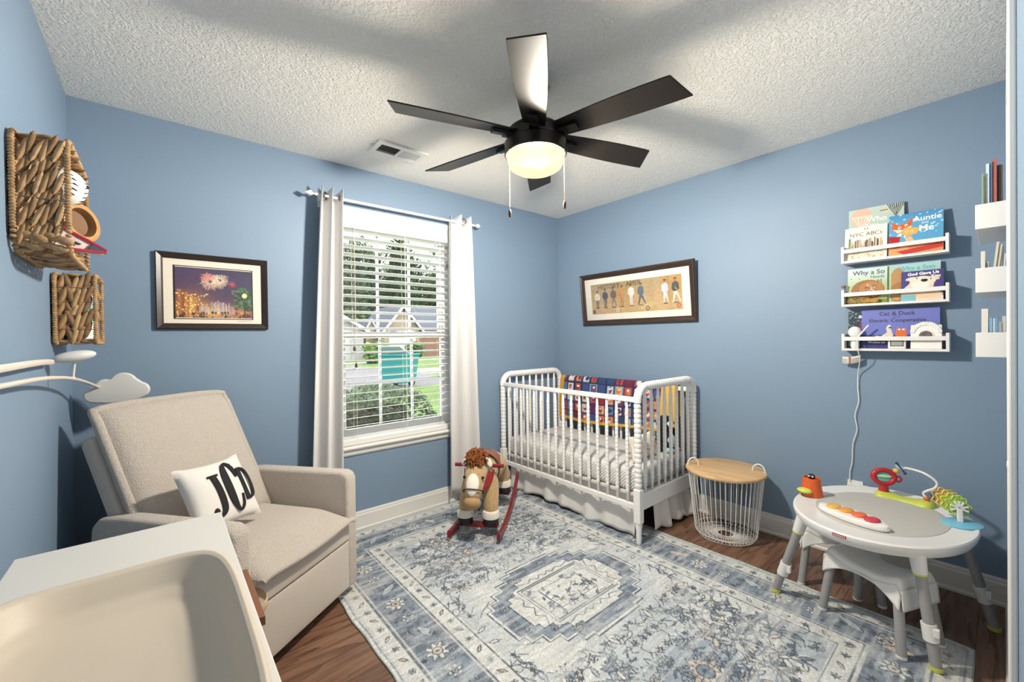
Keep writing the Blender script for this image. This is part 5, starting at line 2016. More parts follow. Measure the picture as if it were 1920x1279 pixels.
# toy piano
pc0, pdir = V(-.668, -2.378, zt), (V(-.705, -2.49, 0) - V(-.62, -2.265, 0)).normalized()
psd = V(-pdir.y, pdir.x, 0)
pno = MB().lathe([(1, 0), (1.03, .006), (1.0, .02), (.95, .024), (0, .024)], 48, pc0, pdir * .136, psd * .052, V(0, 0, 1)).build('toy_piano', M_TW, tt, smooth=40)
for i, c in enumerate(('#DFAE4E', '#E0983F', '#E06A41', '#C9384C')):
    q = pc0 + pdir * (-.075 + .051 * i) + psd * (.004 if i in (1, 2) else 0) + V(0, 0, .024)
    MB().lathe([(1, -.004), (1, .004), (.9, .008), (.5, .0095), (0, .01)], 24, q, pdir * .0262, psd * .031, V(0, 0, 1)).build('piano_key', mat('key_' + c[1:], c, .4), pno, smooth=50)
MB().obox(pc0 - pdir * .07 - psd * .0 + psd * (-.04 if psd.x > 0 else .04) + V(0, 0, .014), pdir * .009, psd * .003, V(0, 0, .004)).build('blue_switch', mat('blue_print', '#5FA8C9', .5), pno)
# lime island with red viewer and bird arch
l0, l1 = V(-.198, -2.418, zt - .004), V(-.222, -2.575, zt - .004)
ld = (l1 - l0).normalized()
lsd = V(-ld.y, ld.x, 0)
mb = MB()


def island(u, v):
    t_ = u
    c = l0.lerp(l1, t_)
    w_ = .05 * (1 - .45 * math.sin(t_ * PI)) * (1 if 0 < u < 1 else .02)
    w_ = (.048 + .012 * math.cos(t_ * 2 * PI)) * math.sqrt(max(0, 1 - abs(2 * (t_ - .5)) ** 6))
    a = PI * v
    h = (.022 + .008 * math.cos(t_ * 2 * PI)) * math.sqrt(max(0, 1 - abs(2 * (t_ - .5)) ** 6))
    return c + ld * ((t_ - .5) * .07) + lsd * (w_ * math.cos(a)) + V(0, 0, h * math.sin(a))


isl = mb.grid(28, 12, island).build('lime_island', M_LIME, tt, smooth=True)
M_REDP = mat('red_plastic', '#B92C36', .35)
v0 = l0 + V(0, 0, .018)
vup = V(0, 0, 1)
vn = V(-.85, -.5, .12).normalized()
vX = V(vn.y, -vn.x, 0).normalized()
if vX.y > 0:
    vX = -vX
vY = vX.cross(vn)
if vY.z < 0:
    vY = -vY
ve = v0 + V(0, 0, .075)
vr = MB().lathe([(.026, -.012), (.022, .0), (.018, .03), (.024, .04)], 16, v0).build('viewer_stand', M_REDP, isl, smooth=True)
MB().tube([ve + vX * math.cos(t * PI / 16) * .043 + vY * math.sin(t * PI / 16) * .034 for t in range(32)], .0125, 10, closed=True).build('viewer_ring', M_REDP, isl, smooth=True)
dk = MB().lathe([(0, -.004), (1, -.004), (1, .002), (0, .006)], 28, ve, vX * .036, vY * .027, vn).build('viewer_disc', mat('teal_disc', '#6FC2B4', .35), isl, smooth=30)
MB().lathe([(0, .006), (1, .006), (1, .009), (0, .012)], 20, ve + vY * .004, vX * .03, vY * .0065, vn).build('disc_stripe', mat('pale_green_stripe', '#C9E6B8', .35), dk, smooth=30)
MB().tube([ve + vX * (.058 + .013 * math.cos(t * PI / 8)) - vY * .006 + vY * math.sin(t * PI / 8) * .013 for t in range(16)], .005, 8, closed=True).build('viewer_handle', M_REDP, isl, smooth=True)
# white arch rising from the other end, blue bird with crossed stick at its tip
a0_ = l1 + V(0, 0, .024)
MB().ball(a0_ + V(0, 0, .008), (.0125, .0125, .011), 12, 8).build('orange_bead', M_ORG, isl, smooth=True)
tip = ve + vX * .068 + V(0, 0, .052)
path = spline([a0_ + V(0, 0, .012), a0_ + V(-.0, .01, .035) - ld * .0, a0_ + ld * .03 + V(0, 0, .07), a0_ + ld * .032 + V(0, 0, .1), a0_ - ld * .01 + V(0, 0, .128), tip + ld * .03 + V(0, 0, .004), tip + ld * .012], 8)
MB().tube(path, .0055, 10).build('arch_wire', M_TW, isl, smooth=True)
M_BLUP2 = mat('light_blue_plastic', '#8CC6E2', .4)
bd_ = MB().ball(tip, (.013, .022, .012), 14, 10, Matrix.Rotation(.5, 3, 'X')).build('blue_bird', M_BLUP2, isl, smooth=True)
MB().tube([tip + V(-.01, -.018, -.022), tip + V(-.012, .012, .022)], .0035, 8).build('wing_stick', mat('plum_plastic', '#4A2436', .4), bd_, smooth=True)
for q in (V(-.01, -.018, -.022), V(-.012, .012, .022)):
    MB().ball(tip + q, .0065, 10, 8).build('stick_end', mat('plum_plastic'), bd_, smooth=True)
MB().ball(ve + vX * .05 + V(0, 0, .035), (.012, .013, .012), 12, 8).build('yellow_bead', mat('yellow_plastic', '#E9B653', .4), isl, smooth=True)
# blue pond with a tree of stacked leaves
q0 = V(-.385, -2.695, zt - .003)
pd = MB().lathe([(1, 0), (1.0, .004), (.9, .007), (0, .008)], 44, q0, V(.8, -.6, 0) * .072 + V(0, 0, 0), V(.6, .8, 0) * .058, V(0, 0, 1)).build('blue_pond', mat('pond_blue', '#7CC4E0', .3), tt, smooth=40)
pln = V(-.93, -.30, .18).normalized()
pX = V(pln.y, -pln.x, 0).normalized()
if pX.y > 0:
    pX = -pX
pY = pX.cross(pln)
if pY.z < 0:
    pY = -pY
tr0 = q0 + V(.004, .004, .008)
MB().obox(tr0 + pY * .026, pX * .009, pY * .028, pln * .007).build('tree_trunk', M_TW, pd, bevel=.003)
mb = MB()
for a in (20, 62, 90, 118, 160, 200, -20):
    e = tr0 + pY * .055
    d = pX * math.cos(math.radians(a)) + pY * math.sin(math.radians(a))
    mb.obox(e + d * .014, d * .016, (pX * -math.sin(math.radians(a)) + pY * math.cos(math.radians(a))) * .004, pln * .005)
mb.build('tree_branches', M_TW, pd, bevel=.0015, fix=False)
for i, c in enumerate(('#A9CE57', '#C3D25A', '#DCC659', '#CFA557')):
    e = tr0 + pY * (.062 + .008 * i) + pX * (-.002 - .010 * i) - pln * (.012 + .016 * i)
    pts = []
    for k in range(60):
        a = 2 * PI * k / 60
        r_ = .036 * (1 + .16 * math.cos(7 * a))
        pts.append(e + pX * r_ * math.cos(a) + pY * r_ * math.sin(a))
    MB().tube(pts, .0038, 6, closed=True).build('leaf_ring', mat('leaf_' + c[1:], c, .35), pd, smooth=True)
    MB().prism([e + (q - e) * .78 for q in pts[::2]], pln * .003).build('leaf_plate', mat('leaf_' + c[1:]), pd)

# ------------------------------------------------------------------ toddler stools under the table
def stool(loc, rz, label):
    r = thing('toddler_stool', loc, label, 'stool', 'stools under the activity table')
    c_, s_ = math.cos(rz), math.sin(rz)

    def w(q):
        return V(loc[0] + q.x * c_ - q.y * s_, loc[1] + q.x * s_ + q.y * c_, loc[2] + q.z)

    def seat(u, v):
        x, y = (2 * u - 1), (2 * v - 1)
        z = .258 + .05 * abs(x) ** 2.0 - .05 * (max(0, abs(x) - .84) / .16) ** 2
        edge = max(0, abs(y) - .82) / .18
        z -= .022 * edge ** 2
        arch = .0
        return V(x * .15, y * (.105 - .02 * (1 - abs(x))), z)
    MB().grid(40, 24, seat).xf(w).build('seat', M_TW, r, smooth=True, solid=.007)
    for sy in (-1, 1):
        # apron: curved wall below the seat edge, arched between the legs
        def ap(u, v, sy=sy):
            x = 2 * u - 1
            t0 = seat(u, 0 if sy < 0 else 1)
            zb = .18 + .058 * (1 - abs(x) ** 2.4)
            return V(x * .15, sy * (.105 - .02 * (1 - abs(x))) + sy * .010 * v, t0.z + (zb - t0.z) * v)
        MB().grid(40, 8, ap).xf(w).build('apron', M_TW, r, smooth=True, solid=.006)
    for sx in (-1, 1):
        MB().grid(20, 8, lambda u, v, sx=sx: V(sx * (.15 + .008 * v), (2 * u - 1) * .105, .258 - .078 * v - .0 * u)).xf(w).build('side_panel', M_TW, r, smooth=True, solid=.006)
        for sy in (-1, 1):
            lg = MB().tube([(sx * .132, sy * .09, .215), (sx * .155, sy * .112, .008)], .0175, 12).xf(w).build('leg', M_TG, r, smooth=True)
            MB().tube([(sx * .1553, sy * .1123, .012), (sx * .1555, sy * .1125, .0)], .018, 12).xf(w).build('foot_cap', M_TW, lg, smooth=True)
    return r


stool((-.625, -2.455, .0075), math.radians(66), 'white saddle stool with grey legs standing half on the rug')
stool((-.353, -2.268, 0), math.radians(102), 'white saddle stool with grey legs standing on bare floor under table')

# ------------------------------------------------------------------ framed pictures
M_FRB = mat('dark_brown_frame', '#2E2422', .35, var=(40, .15))
M_MATB = mat('cream_mat_board', '#E3DACB', .85)
M_PGL = bpy.data.materials.new('picture_glass')
M_PGL.use_nodes = True
t = M_PGL.node_tree
for n in list(t.nodes):
    t.nodes.remove(n)
om = t.nodes.new('ShaderNodeOutputMaterial')
tb = t.nodes.new('ShaderNodeBsdfTransparent')
gb = t.nodes.new('ShaderNodeBsdfGlossy')
gb.inputs['Roughness'].default_value = 0.03
fz = t.nodes.new('ShaderNodeFresnel')
fz.inputs['IOR'].default_value = 1.5
mxs = t.nodes.new('ShaderNodeMixShader')
t.links.new(fz.outputs[0], mxs.inputs[0])
t.links.new(tb.outputs[0], mxs.inputs[1])
t.links.new(gb.outputs[0], mxs.inputs[2])
t.links.new(mxs.outputs[0], om.inputs['Surface'])


def frame_bars(fr, w_, h_, fw_, prof, m, root):
    """four mitred bars with a moulded profile; prof = [(inset 0..1 of fw, height)]"""
    cs = [(0, 0), (w_, 0), (w_, h_), (0, h_)]
    sg = [(1, 1), (-1, 1), (-1, -1), (1, -1)]
    for k in range(4):
        a, b = cs[k], cs[(k + 1) % 4]
        sa, sb_ = sg[k], sg[(k + 1) % 4]
        vs, fs = [], []
        for (i_, hh) in prof:
            d = i_ * fw_
            vs.append(fr.at(a[0] + sa[0] * d, a[1] + sa[1] * d, hh))
            vs.append(fr.at(b[0] + sb_[0] * d, b[1] + sb_[1] * d, hh))
        n = len(prof)
        for i in range(n):
            j = (i + 1) % n
            fs.append((2 * i, 2 * i + 1, 2 * j + 1, 2 * j))
        fs += [tuple(2 * i for i in range(n)), tuple(2 * i + 1 for i in range(n - 1, -1, -1))]
        MB().add(vs, fs).build('frame_bar', m, root)


def slab(fr, u0, u1, v0, v1, d0, d1):
    return MB().add([fr.at(u, v, d) for d in (d0, d1) for u, v in ((u0, v0), (u1, v0), (u1, v1), (u0, v1))], [(3, 2, 1, 0), (4, 5, 6, 7), (0, 1, 5, 4), (1, 2, 6, 5), (2, 3, 7, 6), (3, 0, 4, 7)])


# night town picture over the armchair
a1 = thing('framed_picture', (-2.752, -.012, 1.352), 'dark framed print of a lit town street and fireworks at night', 'picture')
W1, H1 = .502, .402
fr = Frame((-3.003, -.002, 1.352), (1, 0, 0), (0, 0, 1), (0, -1, 0))
frame_bars(fr, W1, H1, .031, [(0, 0), (0, .018), (.15, .022), (.75, .014), (1, .009), (1, 0)], M_FRB, a1)
slab(fr, .02, W1 - .02, .02, H1 - .02, 0, .005).build('mat_board', M_MATB, a1)
P = Paint(.345, .268, .0024, '#3D3150')
P.a[:] = (np.array([.30, .24, .36]) * 1.0)
P.put(np.clip((P.Vv / .268 - .35) * 1.5, 0, 1) * np.clip(P.U / .345 * 1.4 - .5, 0, 1), '#262B48', .9)
P.glow(.09, .13, .12, .09, '#6B4A55', .7)
P.glow(.05, .05, .14, .10, '#C98A45', .95)
P.glow(.17, .03, .16, .06, '#E0A860', .9)
P.glow(.30, .03, .08, .06, '#C77B4A', .8)
g = random.Random(9)
for i in range(26):
    x = g.uniform(0, .12)
    hgt = .16 * (1 - x / .16) + g.uniform(-.02, .02)
    P.rect(x, .0, x + .016, max(.03, hgt), g.choice(('#A8693A', '#C08A4C', '#8A5236', '#D9A75C', '#7A4A3A')), .6)
for i in range(90):
    x, y_ = g.uniform(0, .14), g.uniform(.01, .13)
    P.ell(x, y_, .003, .004, g.choice(('#F4D48A', '#FFE9B0', '#E8B45C')), .85)
P.ell(.325, .1, .05, .06, '#2E4A36', .8)
for i in range(60):
    P.ell(.30 + g.uniform(-.05, .04), .1 + g.uniform(-.05, .07), .008, .006, g.choice(('#3E6A48', '#27402F', '#5C7A4A')), .8)
for i in range(26):
    x = .10 + i * .006 + g.uniform(-.004, .004)
    hh = .05 + .035 * math.exp(-((x - .19) / .05) ** 2) + g.uniform(-.012, .02)
    P.rect(x, .02, x + .007, hh, g.choice(('#B9A8B8', '#D8C2A0', '#C9B7C4', '#A8B4D0')), .55)
for cx_, cy_, n_, r_, c in ((.15, .2, 44, .05, '#F3C9A8'), (.195, .21, 44, .045, '#F6DDB8'), (.135, .225, 26, .03, '#E58A7C')):
    for k in range(n_):
        a = 2 * PI * k / n_ + g.uniform(-.05, .05)
        rr = r_ * g.uniform(.7, 1.05)
        P.line([(cx_ + .25 * rr * math.cos(a), cy_ + .25 * rr * math.sin(a)), (cx_ + rr * math.cos(a), cy_ + rr * math.sin(a) - .004)], .0028, c, .7)
P.glow(.25, .19, .02, .02, '#D0485C', .95)
P.ell(.308, .128, .012, .014, '#F6E2A0')
P.rect(.305, .0, .311, .115, '#2B2E35', .9)
for i in range(60):
    x = g.uniform(0, .345)
    P.ell(x, g.uniform(.0, .03), .005, .008, g.choice(('#3A2A2C', '#5E4438', '#8A5A48', '#2B2530', '#C99A68')), .8)
for i in range(24):
    P.rect(.12 + i * .004, .0, .1215 + i * .004, g.uniform(.01, .04), '#E8C08A', .35)
P.noise((60, 50), 4, .85, 1.12)
P.build('print', fr, .079, .062, M_PRINT, a1, .0056)
slab(fr, .071, .079, .054, .338, .005, .0062).build('print_border', M_FRB, a1)
slab(fr, .424, .4285, .054, .338, .005, .0062).build('print_border', M_FRB, a1)
slab(fr, .079, .424, .334, .338, .005, .0062).build('print_border', M_FRB, a1)
slab(fr, .079, .424, .054, .058, .005, .0062).build('print_border', M_FRB, a1)
mb = MB()
for i in range(14):
    mb.add([fr.at(.352 + i * .005, .044 + g.uniform(-.0015, .0015), .0058), fr.at(.3555 + i * .005, .044, .0058), fr.at(.3555 + i * .005, .047, .0058), fr.at(.352 + i * .005, .0465, .0058)], [(0, 1, 2, 3)])
mb.build('faint_caption', mat('grey_pencil', '#8E877E', .9), a1, fix=False)

# baseball picture leaning from its wire above the crib
a2 = thing('framed_picture', (-.03, -.853, 1.385), 'long dark framed print of baseball players titled HISTORY', 'picture')
W2, H2 = 1.062, .452
ln_ = .045
fr = Frame((-.004, -.322, 1.384), (0, -1, 0), (-ln_ / H2, 0, 1), (-1, 0, -ln_ / H2))
M_FRW = mat('walnut_frame', '#3A2A22', .35, var=(60, .3), stretch=(1, .1, 1))
frame_bars(fr, W2, H2, .044, [(0, 0), (0, .017), (.12, .024), (.3, .024), (.42, .02), (.8, .014), (.88, .016), (1, .010), (1, 0)], M_FRW, a2)
slab(fr, .03, W2 - .03, .03, H2 - .03, 0, .005).build('mat_board', mat('white_mat_board', '#E9E4DA', .85), a2)
PW, PH = .845, .262
P = Paint(PW, PH, .0034, '#B39A70')
P.put(np.clip(1 - P.Vv / PH * 1.2, 0, 1), '#C9A876', .8)
P.put(np.clip(P.Vv / PH * 1.6 - .7, 0, 1), '#A39168', .7)
P.put(np.clip((P.U / PW - .75) * 4, 0, 1) * np.clip(P.Vv / PH * 2 - .5, 0, 1), '#C08A3E', .7)
g = random.Random(14)
for k in range(9):
    y_ = .03 + k * .006
    P.line([(0, y_), (PW, y_ + g.uniform(-.004, .004))], .002, '#D8BE90', .5)
SK = '#A87A58'


def player(cx_, s_, top, leg, pose):
    b = .055
    if pose == 0:
        P.poly([(cx_ - 0.0115, b), (cx_ - 0.0029, b), (cx_ - 0.0014, b + .085 * s_), (cx_ - 0.0158, b + .085 * s_)], leg)
        P.poly([(cx_ + 0.0029, b), (cx_ + 0.0115, b), (cx_ + 0.0144, b + .085 * s_), (cx_, b + .085 * s_)], leg)
    else:
        P.poly([(cx_ - 0.0360 * pose, b), (cx_ - 0.0252 * pose, b - .002), (cx_ + 0.0086, b + .085 * s_), (cx_ - 0.0130, b + .085 * s_)], leg)
        P.poly([(cx_ + 0.0405 * pose, b + .004), (cx_ + 0.0504 * pose, b + .008), (cx_ + 0.0130, b + .085 * s_), (cx_ - 0.0072, b + .08 * s_)], leg)
    P.poly([(cx_ - 0.0173, b + .08 * s_), (cx_ + 0.0173, b + .08 * s_), (cx_ + 0.0216, b + .14 * s_), (cx_ + 0.0086, b + .155 * s_), (cx_ - 0.0086, b + .155 * s_), (cx_ - 0.0216, b + .14 * s_)], top)
    P.line([(cx_ - 0.0202, b + .14 * s_), (cx_ - 0.0259, b + .1 * s_), (cx_ - 0.0086, b + .085 * s_)], .011, top)
    P.line([(cx_ + 0.0202, b + .14 * s_), (cx_ + 0.0245, b + .1 * s_), (cx_ + 0.0101, b + .09 * s_)], .011, top)
    P.ell(cx_, b + .168 * s_, .0095, .012, SK)
    P.ell(cx_, b + .176 * s_, .011, .006, '#2E2C30')
    P.ell(cx_ - 0.0086, b - .003, .011, .004, '#2C2622')
    P.ell(cx_ + 0.0086, b - .003, .011, .004, '#2C2622')


for cx_, s_, top, leg, ps in ((.055, .82, '#D9D2C2', '#5E6A66', 0), (.14, .88, '#4A5060', '#565C64', 0), (.225, .92, '#6A5848', '#8A7660', .6), (.312, .94, '#C08A58', '#A8804E', 0), (.40, .98, '#DAD8D4', '#D0CFCC', 0), (.49, .98, '#5A6872', '#4E5C66', .9), (.70, 1.0, '#C9CEDA', '#D8D8DA', .5), (.785, 1.02, '#3C4444', '#D8D4CC', .8)):
    player(cx_ + .01, s_, top, leg, ps)
P.line([(.79, .17), (.845, .09)], .005, '#C9A262')
for cx_, cy_, c, c2 in ((.022, .022, '#4A3A30', '#8A6A48'), (.27, .026, '#D8D4C8', '#B9B2A4'), (.555, .024, '#3A3430', '#B8A078'), (.815, .03, '#A85A3A', '#C98A5A')):
    P.ell(cx_, cy_, .017, .018, c)
    P.ell(cx_, cy_, .011, .012, c2)
P.noise((80, 30), 6, .9, 1.08)
P.build('print', fr, .109, .096, M_PRINT, a2, .0056)
M_BRT = mat('brown_print_ink', '#3A2C1E', .8)
text('title_lettering', 'HISTORY', .056, fr, .30, .326, M_BRT, a2, d=.0062, sx=.98)
text('title_lettering', 'of', .026, fr, .435, .330, M_BRT, a2, d=.0062)
text('title_lettering', 'AMER', .056, fr, .545, .330, M_BRT, a2, d=.0062, sx=.98)
slab(fr, .04, W2 - .04, .04, H2 - .04, .0085, .0095).build('glass', M_PGL, a2)

# ------------------------------------------------------------------ shelf racks
RK = [1.668, 1.429, 1.186]
M_RACK = mat('white_rack_paint', '#E6E5E3', .4)
RL_, RD, RH = .415, .09, .092


def rack_parts(r, o, ux, ub):
    """o = wall corner at the bottom, ux along the wall, ub out from the wall"""
    o, ux, ub = V(*o), V(*ux), V(*ub)

    def bx(u0, u1, b0, b1, z0, z1, nm):
        c = o + ux * ((u0 + u1) / 2) + ub * ((b0 + b1) / 2) + V(0, 0, (z0 + z1) / 2)
        MB().obox(c, ux * ((u1 - u0) / 2), ub * ((b1 - b0) / 2), V(0, 0, (z1 - z0) / 2)).build(nm, M_RACK, r, bevel=.0012)
    for u in (0, RL_ - .012):
        bx(u, u + .012, .001, RD, 0, RH, 'end_panel')
    bx(.012, RL_ - .012, .001, RD - .001, 0, .012, 'bottom_board')
    bx(.012, RL_ - .012, RD - .012, RD - .001, .055, .076, 'front_rail')
    bx(.012, RL_ - .012, .001, .010, .060, RH - .004, 'back_rail')


for z, what in zip(RK, ('topmost white rack on the blue wall, holding a fox book', 'middle white rack on the blue wall, holding a bear book', 'lowest white rack on the blue wall, holding a purple book')):
    r = thing('picture_ledge_rack', (-.045, -2.437, z), what, 'shelf', 'white racks in a column on the wall')
    rack_parts(r, (0, -2.2295, z), (0, -1, 0), (-1, 0, 0))
for z, what in zip(RK, ('topmost white rack beside the closet, full of upright books', 'middle white rack beside the closet, with leaning pale books', 'lowest white rack beside the closet, with blue and pink books')):
    r = thing('picture_ledge_rack', (-.42, YN + .045, z), what, 'shelf', 'white racks beside the closet')
    rack_parts(r, (-.6275, YN, z), (1, 0, 0), (0, 1, 0))

# ------------------------------------------------------------------ picture books standing face out
M_PAGE = mat('book_pages', '#EFEBE1', .8)


def book(label, yl, yr, z0, ztop, xb, th_, colour, draw, lean=.03, group='picture books on the wall racks', step=.0022):
    """yl / yr = edges along the wall; xb = front face at the foot; top leans back by LEAN"""
    w_, h_ = yl - yr, ztop - z0
    r = thing('picture_book', (xb, (yl + yr) / 2, z0), label, 'book', group)
    fr = Frame((xb, yl, z0), (0, -1, 0), (lean / h_, 0, 1), (-1, 0, lean / h_))
    slab(fr, .002, w_ - .002, .002, h_ - .002, -th_ + .001, -.001).build('pages', M_PAGE, r)
    slab(fr, 0, w_, 0, h_, -.0012, 0).build('front_cover', mat('cover_' + colour[1:], colour, .35), r)
    slab(fr, 0, w_, 0, h_, -th_, -th_ + .0012).build('back_cover', mat('cover_' + colour[1:]), r)
    slab(fr, -.0006, .0012, 0, h_, -th_, 0).build('spine', mat('cover_' + colour[1:]), r)
    P = Paint(w_, h_, step, colour)
    draw(P, w_, h_, fr, r)
    P.build('cover_print', fr, 0, 0, M_GLOSSPRINT, r, .0004)
    return r


M_TW1 = mat('ink_white', '#F4F2EC', .4)
M_TD = mat('ink_dark', '#2C2A38', .4)
M_TPU = mat('ink_purple', '#3F3A68', .4)
M_TBL = mat('ink_blue', '#4FA8C4', .4)


def d_who(P, w_, h_, fr, r):
    P.put(np.clip((P.Vv / h_ - .6) * 2, 0, 1), '#C9D2C2', .6)
    P.ell(.055, h_ - .05, .046, .055, '#D9B3A0')
    for k in range(5):
        P.line([(.055, h_ - .115), (.015 + k * .02, h_ - .04)], .004, '#EAD8C8')
    P.rect(.012, h_ - .052, .1, h_ - .04, '#DCCFB8')
    for k in range(9):
        a = -.5 + k * .125
        P.poly([(.195, h_ - .075), (.195 + .085 * math.sin(a), h_ + .01), (.195 + .085 * math.sin(a + .07), h_ + .01)], '#2B333B' if True else '')
    P.poly([(.14, h_ - .02), (.165, h_ - .02), (.16, h_ - .05)], '#D8C49A')
    P.rect(.132, h_ - .03, .165, h_ - .025, '#6A5434')
    text('title_lettering', 'Who', .04, fr, .118, h_ - .068, M_TW1, r, d=.001, bold=.0004)
    text('title_lettering', 'You', .036, fr, .098, h_ - .098, M_TW1, r, d=.001, bold=.0004)


def d_nyc(P, w_, h_, fr, r):
    g = random.Random(2)
    for i in range(26):
        x = .016 + i * (w_ - .035) / 26
        hh = g.uniform(.012, .05) * (1.2 if i % 5 == 0 else 1)
        P.rect(x, .068, x + g.uniform(.003, .009), .068 + hh, g.choice(('#5C8A64', '#C98A5A', '#B9AFA4', '#4A4A4C', '#D8A888', '#8FB49A', '#6E6A66')))
    P.rect(.012, .008, w_ - .012, .056, '#E2D6C2')
    for i in range(30):
        P.ell(g.uniform(.015, w_ - .015), g.uniform(.012, .05), .003, .002, g.choice(('#8A6A5A', '#4A4A4C', '#B98A6A')))
    for x in (.085, .096):
        P.ell(x, h_ - .014, .0025, .004, '#4A4440')
    text('title_lettering', 'NYC ABCs', .030, fr, w_ * .5, h_ - .044, mat('ink_grey', '#5A544E', .5), r, d=.001, sx=.98)


def d_fox(P, w_, h_, fr, r):
    g = random.Random(3)
    P.put(np.clip((P.Vv / h_ - .75) * 3, 0, 1), '#3F82B8', .8)
    for i in range(34):
        P.ell(g.uniform(0, w_), g.uniform(.09, h_), .0035 * g.uniform(.5, 1.6), .003, '#D8EAF2', .9)
    P.rect(0, 0, w_, .062, '#D98A5C')
    P.poly([(.0, .055), (.07, .06), (.085, .0), (0, 0)], '#DDA070')
    P.poly([(.03, .02), (.2, .045), (.2, .02), (.06, .0)], '#C2403A')
    P.poly([(.0, .105), (.045, .098), (.04, .065), (0, .06)], '#B3262E')
    P.poly([(.012, .185), (.035, .16), (.07, .168), (.088, .195), (.09, .15), (.07, .125), (.03, .12), (.012, .14)], '#D4622A')
    P.poly([(.015, .14), (.035, .118), (.085, .142), (.086, .15), (.05, .132)], '#F3E4D2')
    for x, y_ in ((.041, .145), (.066, .154)):
        P.ell(x, y_, .0062, .0066, '#F5F1E8')
        P.ell(x + .001, y_, .0028, .003, '#20202A')
    P.poly([(.052, .135), (.06, .142), (.10, .137), (.118, .13), (.105, .105), (.07, .095), (.05, .11)], '#E3AE58')
    for x, y_ in ((.068, .121), (.087, .12)):
        P.ell(x, y_, .005, .0052, '#F5F1E8')
        P.ell(x, y_, .0024, .0026, '#20202A')
    P.poly([(.028, .1), (.046, .12), (.05, .1)], '#EFEAE4')
    P.ell(.03, .05, .02, .012, '#C96A3A')
    P.poly([(.06, .09), (.085, .095), (.1, .06), (.07, .05)], '#DDB48A')
    text('title_lettering', 'Auntie', .038, fr, .143, h_ - .036, M_TW1, r, d=.001, bold=.0006)
    text('title_lettering', 'and', .018, fr, .135, h_ - .059, M_TW1, r, d=.001)
    text('title_lettering', 'Me', .044, fr, .14, h_ - .088, M_TW1, r, d=.001, bold=.0008)


def d_son1(P, w_, h_, fr, r):
    P.put(np.clip(1.2 - P.Vv / h_ * 1.3, 0, 1), '#A8B36A', .9)
    P.put(np.clip(P.Vv / h_ * 2 - 1, 0, 1), '#CFE0E0', .8)
    P.ell(.085, .075, .07, .055, '#9A6A3C')
    P.ell(.1, .082, .05, .04, '#B07F4A')
    P.rect(0, 0, w_, .022, '#7E8A40')
    g = random.Random(6)
    for i in range(40):
        x, y_ = .07 + g.uniform(0, .055), .035 + g.uniform(0, .065)
        P.line([(x, y_), (x + g.uniform(-.015, .015), y_ + g.uniform(-.012, .012))], .003, g.choice(('#D8C9C0', '#8E7A78', '#5C4A48', '#C9B8B8')))
    for x, y_ in ((.015, .14), (.05, .138), (.085, .13)):
        P.ell(x, y_, .003, .002, '#4F6A3A')
    text('title_lettering', 'Why a So', .034, fr, .088, h_ - .026, M_TPU, r, d=.001, bold=.0004)
    text('title_lettering', 'Needs', .022, fr, .125, h_ - .052, M_TPU, r, d=.001)
    text('title_lettering', 'M', .026, fr, .134, h_ - .078, M_TPU, r, d=.001)


def d_son2(P, w_, h_, fr, r):
    P.put(np.clip(1.3 - P.Vv / h_ * 1.4, 0, 1), '#9FAE62', .9)
    P.ell(.04, .1, .034, .08, '#B98E5E')
    P.ell(.055, .05, .05, .055, '#A87B4C')
    P.ell(.035, .04, .02, .03, '#C7A06A')
    P.rect(0, 0, .012, h_, '#B9CFA8')
    text('title_lettering', 'Why a Son', .030, fr, w_ * .56, h_ - .026, M_TBL, r, d=.001, bold=.0004)


def d_bear(P, w_, h_, fr, r):
    P.put(np.clip(P.U / w_ * 1.4 - .3, 0, 1), '#4A3A78', .6)
    P.put(np.clip(1 - P.Vv / h_ * 2.2, 0, 1), '#4A78A8', .7)
    P.poly([(.0, .055), (.03, .09), (.04, .11), (.1, .115), (.12, .09), (.115, .05), (w_, .02), (w_, 0), (0, 0)], '#DCCDBE')
    P.ell(.036, .115, .02, .009, '#E3D6C8', rot=.2)
    P.ell(.118, .112, .022, .009, '#E0C8B4', rot=-.2)
    P.ell(.078, .1, .047, .026, '#E6DACB')
    P.ell(.07, .082, .034, .02, '#EFE6DC')
    P.ell(.085, .104, .013, .008, '#26201E')
    P.ell(.058, .116, .003, .003, '#26201E')
    P.ell(.108, .11, .003, .003, '#26201E')
    P.ell(.09, .03, .06, .02, '#E3C4A4')
    P.rect(0, 0, .055, .032, '#7FB8C4')
    text('title_lettering', 'God Gave Us', .0205, fr, .08, h_ - .016, M_TW1, r, d=.001, bold=.0008, sx=1.0, rot=.04)
    text('title_lettering', 'You', .0205, fr, .125, h_ - .033, M_TW1, r, d=.001, bold=.0008, rot=.04)


def d_santa(P, w_, h_, fr, r):
    g = random.Random(8)
    P.rect(0, 0, w_, .06, '#3E6A5C')
    for i in range(40):
        P.ell(g.uniform(0, w_), g.uniform(.1, h_), .003, .002, '#B8C4C8', .8)
    P.rect(.05, .08, w_, .14, '#8A3A4A')
    P.rect(.0, .01, .03, .045, '#B8C4C8')
    text('title_lettering', 'Sant', .022, fr, .064, h_ - .03, M_TW1, r, d=.001, bold=.0008, align='CENTER')


